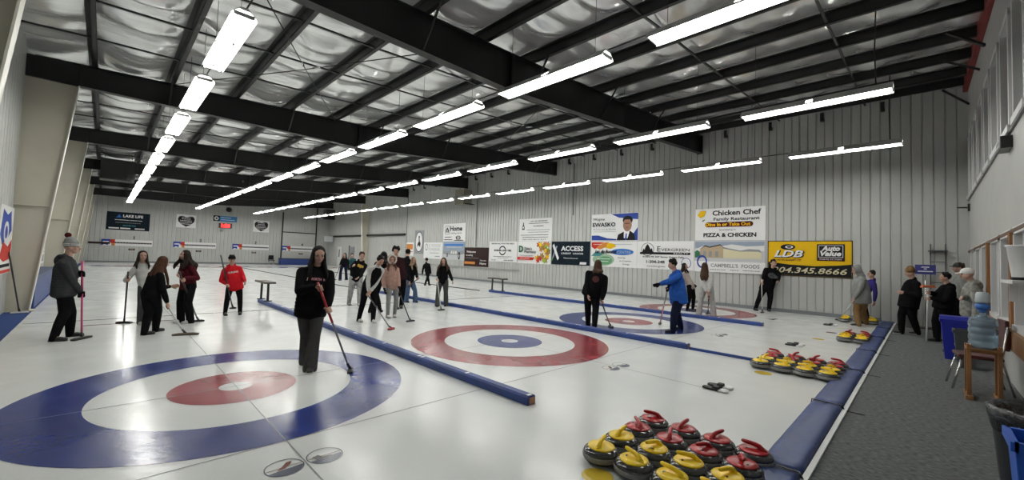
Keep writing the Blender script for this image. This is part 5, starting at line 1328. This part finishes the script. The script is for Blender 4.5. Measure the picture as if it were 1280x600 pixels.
# P23, P24
b = gnd(1048, 400.5); t = at(1067, 376, 15.1); ax = (t - b).normalized()
broom(b, b + ax * ((t - b).length + 0.05), 'pale broom stretched out by the person in the grey hoodie', P_WHITE, M_blackp, 40, w=0.1)
person('person with grey hood up and tan work trousers bending slightly over a broom', [(1073, 408), (1083, 406)], (1070.5, 338), -75, H=1.76, pitch=14, hip=(1077, 373, 0), top=C_grey, legs=C_tan, shoe=SHOE_B, sole=SOLE, hands=(t, b + ax * ((t - b).length * 0.94)), poles=(ax, ax), hood=C_grey, hoodup=True, wide=1.3, bag=1.4, build=1.45, vox=0.012)
person('person in purple blue top and black trousers hidden behind the grey hoodie', [Vector((16.5, 1.42, 0)), Vector((16.62, 1.22, 0))], (1089, 343), -60, H=1.62, top=C_purple, legs=C_black, hair=H_black, vox=0.012)
# P25
person('person in tan knit hat and long black coat at the end of the carpet', [Vector((14.5, 0.42, 0)), Vector((14.72, 0.12, 0))], (1137.5, 341), -70, pitch=8, top=C_black, legs=C_black, shoe=SHOE_B, sole=SOLE, cap=('toque', C_tan), hands=(None, at(1131, 366, 14.4)), build=1.4, bag=1.5, long=0.22, wide=1.2, vox=0.012)
# P26
b = gnd(1158, 427); t = at(1160, 358, 13.6); ax = (t - b).normalized()
e = empty('curling_broom', tuple(b)); tag(e, 'white broom turned upside down with an orange head at shoulder height', 'curling broom')
L = (t - b).length
MB().cyl(Vector((0, 0, 0.0)), ax * (L - 0.04), 0.015, n=10).build('handle', P_WHITE, e)
q = ax * L; MB().prism([(-0.15, -0.03), (0.15, -0.03), (0.12, 0.03), (-0.12, 0.03)], -0.035, 0.035, Matrix.Translation(q) @ Matrix.Rotation(math.radians(-50), 4, 'Z')).build('head', BR_ORG, e, 0.004)
person('boy in black hoodie and black trousers leaning on an upturned orange headed broom', [Vector((13.75, -0.2, 0)), Vector((13.95, -0.42, 0))], (1181, 347), -72, H=1.62, top=C_black, legs=C_black, hands=(b + ax * 1.12, b + ax * 0.98), poles=(ax, ax), hair=H_black, hood=C_black, build=1.35, bag=1.5, wide=1.25, vox=0.012)
# P27, P28
person('person in grey cap standing behind the white cap by the windows', [Vector((15.1, -0.5, 0)), Vector((15.3, -0.68, 0))], (1198, 335), -70, H=1.78, rho=15.2, top=C_grey, legs=C_black, cap=('cap', C_dgrey), hair=H_br, vox=0.012)
person('person in white cap and pale camouflage hoodie by the lounge windows', [Vector((12.15, -0.42, 0)), Vector((12.3, -0.62, 0))], (1209, 343), -78, H=1.66, rho=12.1, pitch=8, hip=(1216, 388, 0.15), top=C_camo, legs=C_black, cap=('cap', mat('white_cap', (0.8, 0.8, 0.78), 0.8)), hands=(at(1203, 372, 11.9), None), build=1.25, bag=1.6, hood=C_camo, vox=0.012)

# ------------------------------------------------------------------ things along the carpet
def tapered_bin(e, r0, r1, h, m, name='body', ax_=1.0, lip=0.02):
    MB().lathe([(r0 * 0.96, 0.0), (r0, 0.01), (r1, h - 0.06), (r1 + lip, h - 0.055), (r1 + lip, h - 0.0), (r1 - 0.004, h), (r1 - 0.02, h - 0.05), (r0 - 0.02, 0.02), (0.0, 0.02)], 28, ay=ax_).build(name, m, e)
M_bblue = mat('recycle_blue_plastic', (0.012, 0.02, 0.28), 0.4); M_bgrey = mat('grey_plastic', (0.06, 0.065, 0.07), 0.45); M_bdark = mat('dark_grey_plastic', (0.04, 0.045, 0.05), 0.4)
def rect_bin(loc, w0, d0, w1, d1, h, m, label, lidm=None, rz=0):
    e = empty('recycling_bin', loc, rz); tag(e, label, 'bin')
    b = MB(); A = [(-w0, -d0), (w0, -d0), (w0, d0), (-w0, d0)]; Bq = [(-w1, -d1), (w1, -d1), (w1, d1), (-w1, d1)]
    lo = [b.bm.verts.new((x, y, 0)) for x, y in A]; hi = [b.bm.verts.new((x, y, h)) for x, y in Bq]
    hi2 = [b.bm.verts.new((x * 0.93, y * 0.93, h)) for x, y in Bq]; lo2 = [b.bm.verts.new((x * 0.9, y * 0.9, 0.03)) for x, y in A]
    for k in range(4):
        q = (k + 1) % 4
        b.bm.faces.new((lo[k], lo[q], hi[q], hi[k])); b.bm.faces.new((hi[k], hi[q], hi2[q], hi2[k])); b.bm.faces.new((hi2[k], hi2[q], lo2[q], lo2[k]))
    b.bm.faces.new(lo[::-1]); b.bm.faces.new(lo2)
    b.build('body', m, e, 0.008)
    r = MB()
    for s_ in (-1, 1): r.box(-w1 - 0.015, w1 + 0.015, s_ * d1 - 0.015, s_ * d1 + 0.015, h - 0.04, h + 0.01); r.box(s_ * w1 - 0.015, s_ * w1 + 0.015, -d1, d1, h - 0.04, h + 0.01)
    r.build('rim', m, e)
    if lidm: MB().prism([(-w1 - 0.01, h + 0.01), (w1 + 0.01, h + 0.01), (w1 * 0.7, h + 0.07), (-w1 * 0.7, h + 0.07)], -d1 - 0.01, d1 + 0.01).build('lid', lidm, e, 0.01)
    return e
e = rect_bin((11.3, -0.41, 0), 0.16, 0.15, 0.2, 0.2, 0.72, M_bblue, 'bright blue recycling bin with lid on the carpet by the windows', M_bblue)
o = MB().prism([(0.05 * math.cos(math.radians(a)) - 0.02, 0.3 + 0.09 * math.sin(math.radians(a))) for a in range(0, 360, 30)], 0.176, 0.18, Matrix.Rotation(math.radians(90), 4, 'Z') ).build('white_label', W_, e)
rect_bin((10.45, -0.49, 0), 0.13, 0.1, 0.17, 0.14, 0.62, M_bgrey, 'dark grey waste bin in front of the blue recycling bin', None)
# wooden stand with water bottle
WX0, WY0 = 7.9, -0.525
e = empty('wooden_stand', (WX0, WY0, 0)); tag(e, 'oak water bottle stand with two posts and a foot', 'stand')
for s_ in (-1, 1):
    MB().box(-0.03, 0.03, s_ * 0.13 - 0.02, s_ * 0.13 + 0.02, 0.05, 0.69).build('front_post', M_wood, e, 0.004)
    MB().box(0.24, 0.30, s_ * 0.13 - 0.025, s_ * 0.13 + 0.025, 0.05, 0.67).build('rear_post', M_wood, e, 0.004)
    MB().box(-0.09, 0.38, s_ * 0.13 - 0.035, s_ * 0.13 + 0.035, 0.0, 0.05).build('foot', M_wood, e, 0.006)
MB().box(-0.012, 0.012, -0.13, 0.13, 0.59, 0.62).build('front_rail', M_wood, e); MB().box(-0.05, 0.32, -0.155, 0.155, 0.62, 0.64).build('shelf', M_wood, e)
M_jug = mat('blue_clear_plastic', (0.5, 0.66, 0.8), 0.1, trans=0.7, ior=1.2)
e = empty('water_jug', (WX0 + 0.12, WY0, 0.642)); tag(e, 'large clear blue water jug standing on the oak stand', 'water jug')
pr_ = [(0.0, 0.0), (0.10, 0.0), (0.125, 0.012)]
for k in range(4): pr_ += [(0.132, 0.03 + k * 0.085), (0.132, 0.075 + k * 0.085), (0.125, 0.085 + k * 0.085), (0.125, 0.105 + k * 0.085)]
pr_ += [(0.13, 0.36), (0.11, 0.385), (0.06, 0.41), (0.036, 0.425), (0.036, 0.46), (0.0, 0.46)]
MB().lathe(pr_, 30).build('bottle', M_jug, e); MB().cyl((0, 0, 0.455), (0, 0, 0.485), 0.04, n=18).build('cap', mat('blue_cap', (0.03, 0.12, 0.4), 0.4), e)
MB().lathe([(0.0, 0.025), (0.10, 0.025), (0.118, 0.04), (0.118, 0.3), (0.0, 0.3)], 24).build('water', mat('water', (0.7, 0.85, 0.95), 0.02, trans=1.0, ior=1.33), e)
e2 = empty('hand_pump', (WX0 + 0.12, WY0, 1.128)); tag(e2, 'white and blue bottle top standing above the large water jug', 'pump')
MB().lathe([(0.0, 0.0), (0.05, 0.0), (0.068, 0.03), (0.068, 0.07), (0.03, 0.09), (0.0, 0.09)], 20).build('blue_base', MATS['blue_cap'], e2)
MB().lathe([(0.0, 0.09), (0.06, 0.09), (0.068, 0.11), (0.062, 0.2), (0.05, 0.225), (0.0, 0.23)], 20).build('white_top', mat('frosted_white', (0.45, 0.5, 0.53), 0.4), e2)
# maroon chair with chrome legs
e = empty('stacking_chair', (8.66, -0.50, 0), math.radians(6)); tag(e, 'maroon padded chair with chrome legs behind the oak stand', 'chair')
MAROON = mat('maroon_vinyl', (0.06, 0.015, 0.015), 0.4)
MB().box(-0.22, 0.22, -0.22, 0.2, 0.43, 0.48).build('seat', MAROON, e, 0.015)
MB().prism([(-0.21, 0.58), (0.21, 0.58), (0.19, 0.98), (-0.19, 0.98)], -0.27, -0.23).build('backrest', MAROON, e, 0.012)
for a in (-0.2, 0.2):
    MB().tube([(a * 0.95, 0.16, 0.43), (a * 1.15, 0.26, 0.0)], 0.013, 8).build('front_leg', M_chrome, e)
    MB().tube([(a, -0.25, 0.9), (a, -0.2, 0.45), (a * 1.15, -0.3, 0.0)], 0.013, 8).build('rear_leg', M_chrome, e)
# round waste can and blue box in the corner of the view
e = empty('waste_can', (4.5, -0.585, 0)); tag(e, 'round grey waste can with a dark liner at the edge of the carpet', 'bin')
tapered_bin(e, 0.21, 0.26, 0.66, M_bdark)
m = MB(); m.lathe([(0.262, 0.52), (0.283, 0.64), (0.287, 0.672), (0.262, 0.682), (0.235, 0.655), (0.18, 0.5), (0.1, 0.42), (0.0, 0.40)], 28)
for v_ in m.bm.verts: v_.co.z += 0.006 * math.sin(9 * math.atan2(v_.co.y, v_.co.x)) ; v_.co.x *= 1 + 0.01 * math.sin(13 * math.atan2(v_.co.y, v_.co.x))
m.build('liner', mat('black_liner', (0.02, 0.022, 0.024), 0.25, bump=0.8, bscale=18), e)
e = rect_bin((3.72, -0.53, 0), 0.12, 0.15, 0.16, 0.19, 0.67, mat('bright_blue_bin', (0.02, 0.1, 0.5), 0.4), 'bright blue open bin beside the round grey waste can', None)
# blue sign on a stand at the end of the carpet
e = empty('notice_stand', (16.55, -0.02, 0)); tag(e, 'small purple blue notice on a pole at the end of the carpet', 'sign')
MB().box(-0.01, 0.01, -0.21, 0.21, 1.53, 1.80).build('board', mat('notice_blue', (0.03, 0.03, 0.17), 0.4), e)
MB().cyl((0.02, 0, 0.02), (0.02, 0, 1.55), 0.014, n=8).build('pole', M_chrome, e); MB().lathe([(0.0, 0.0), (0.16, 0.0), (0.15, 0.02), (0.0, 0.03)], 20).build('base', M_black, e)
m = MB()
for a, b_, z in ((-0.08, 0.08, 1.72), (-0.03, 0.03, 1.67), (-0.15, 0.15, 1.60)): m.box(-0.0125, -0.01, a, b_, z, z + 0.025)
m.build('small_print', W_, e)
# metal rack on the sign wall near the corner
e = empty('wall_rack', (XR, -0.28, 1.1)); tag(e, 'grey wire rack fixed to the end of the sign wall', 'rack')
m = MB()
for y in (-0.15, 0.15): m.cyl((-0.05, y, 0), (-0.05, y, 1.2), 0.012, n=6); m.cyl((-0.05, y, 1.0), (-0.05, y, 1.32), 0.012, n=6)
for z in (0.2, 0.5, 0.8, 1.1): m.cyl((-0.05, -0.15, z), (-0.05, 0.15, z), 0.01, n=6); m.cyl((-0.05, -0.15, z), (-0.001, -0.15, z), 0.01, n=6); m.cyl((-0.05, 0.15, z), (-0.001, 0.15, z), 0.01, n=6)
m.build('wire_frame', M_bgrey, e); MB().box(-0.22, -0.0, -0.2, 0.2, 1.1, 1.13).build('top_shelf', M_bgrey, e)
e = empty('waste_can', (16.4, 0.32, 0)); tag(e, 'grey metal can standing by the notice pole', 'bin'); tapered_bin(e, 0.17, 0.2, 0.8, mat('dull_metal', (0.13, 0.13, 0.13), 0.5))
# white bucket on the window shelf
e = empty('window_shelf', (6.75, YN, 1.50)); tag(e, 'narrow white shelf across the window frames', 'shelf')
MB().box(-0.5, 0.35, 0.032, 0.30, 0.0, 0.035).build('board', M_white, e)
for a in (-0.4, 0.25): MB().prism([(0, 0), (0.01, 0), (0.01, -0.2), (0, -0.2)], 0.032, 0.25, Matrix.Translation((a, 0, 0))).build('bracket', M_white, e)
e = empty('white_bucket', (6.7, YN + 0.17, 1.536)); tag(e, 'white plastic bucket on the shelf before the lounge window', 'bucket')
MB().lathe([(0.0, 0.0), (0.085, 0.0), (0.09, 0.01), (0.125, 0.34), (0.135, 0.345), (0.135, 0.36), (0.12, 0.36), (0.085, 0.02), (0.0, 0.02)], 24).build('pail', M_white, e)
MB().lathe([(0.0, -0.0), (0.092, -0.0), (0.094, 0.03), (0.088, 0.03)], 24).build('dark_base_ring', K, e)
# people things by the left wall
s = Sign('team_poster', (XL + 0.018, 12.35, 0.88), math.pi / 2, 1.6, 1.38, PKG, 'white poster with blue and red splashes on the wall behind the first cream column')
s.poly('blue_splash', [(0.1, 0.8), (0.3, 1.3), (0.8, 1.2), (1.2, 1.3), (1.4, 0.9), (0.9, 0.7), (0.4, 0.6)], BLUE); s.poly('red_splash', [(0.2, 0.35), (0.5, 0.65), (1.1, 0.55), (1.5, 0.7), (1.45, 0.3), (0.7, 0.25)], RED)
s.disc('white_swirl', 0.75, 0.85, 0.28, 0.22, PKG, 0.6); s.rect('red_strip', 0.02, 1.58, 0.02, 0.08, RED); s.lines(0.2, 1.4, 0.14, K, 0.06)
for k in range(2):
    s = Sign('framed_notice', (XL + 0.018, 20.2, 0.85 + k * 0.4), math.pi / 2, 0.9, 0.34, PKG, 'small framed notice behind the cream columns, %s' % ['lower one', 'upper one'][k]); s.rect('dark_picture', 0.15, 0.75, 0.06, 0.28, GREY)
b = Vector((-1.2, 13.75, 0)); t = Vector((-1.405, 13.6, 1.32))
broom(b, t, 'white headed broom leaning on the cream column base', P_BLACK, M_white, 10, w=0.13)
o = MB().tube([(-1.4, 37.0, 0.1), (-1.4, 37.3, 3.0)], 0.05, 6).build('wall_pipe', LG); tag(o, 'pale grey pipe on the wall behind the last cream columns', 'pipe')
o = MB().box(-0.9, 0.35, YF - 0.06, YF - 0.005, 1.52, 1.68).build('wooden_rail', BRN); tag(o, 'short brown rail on the end wall beside score board 1', 'rail')
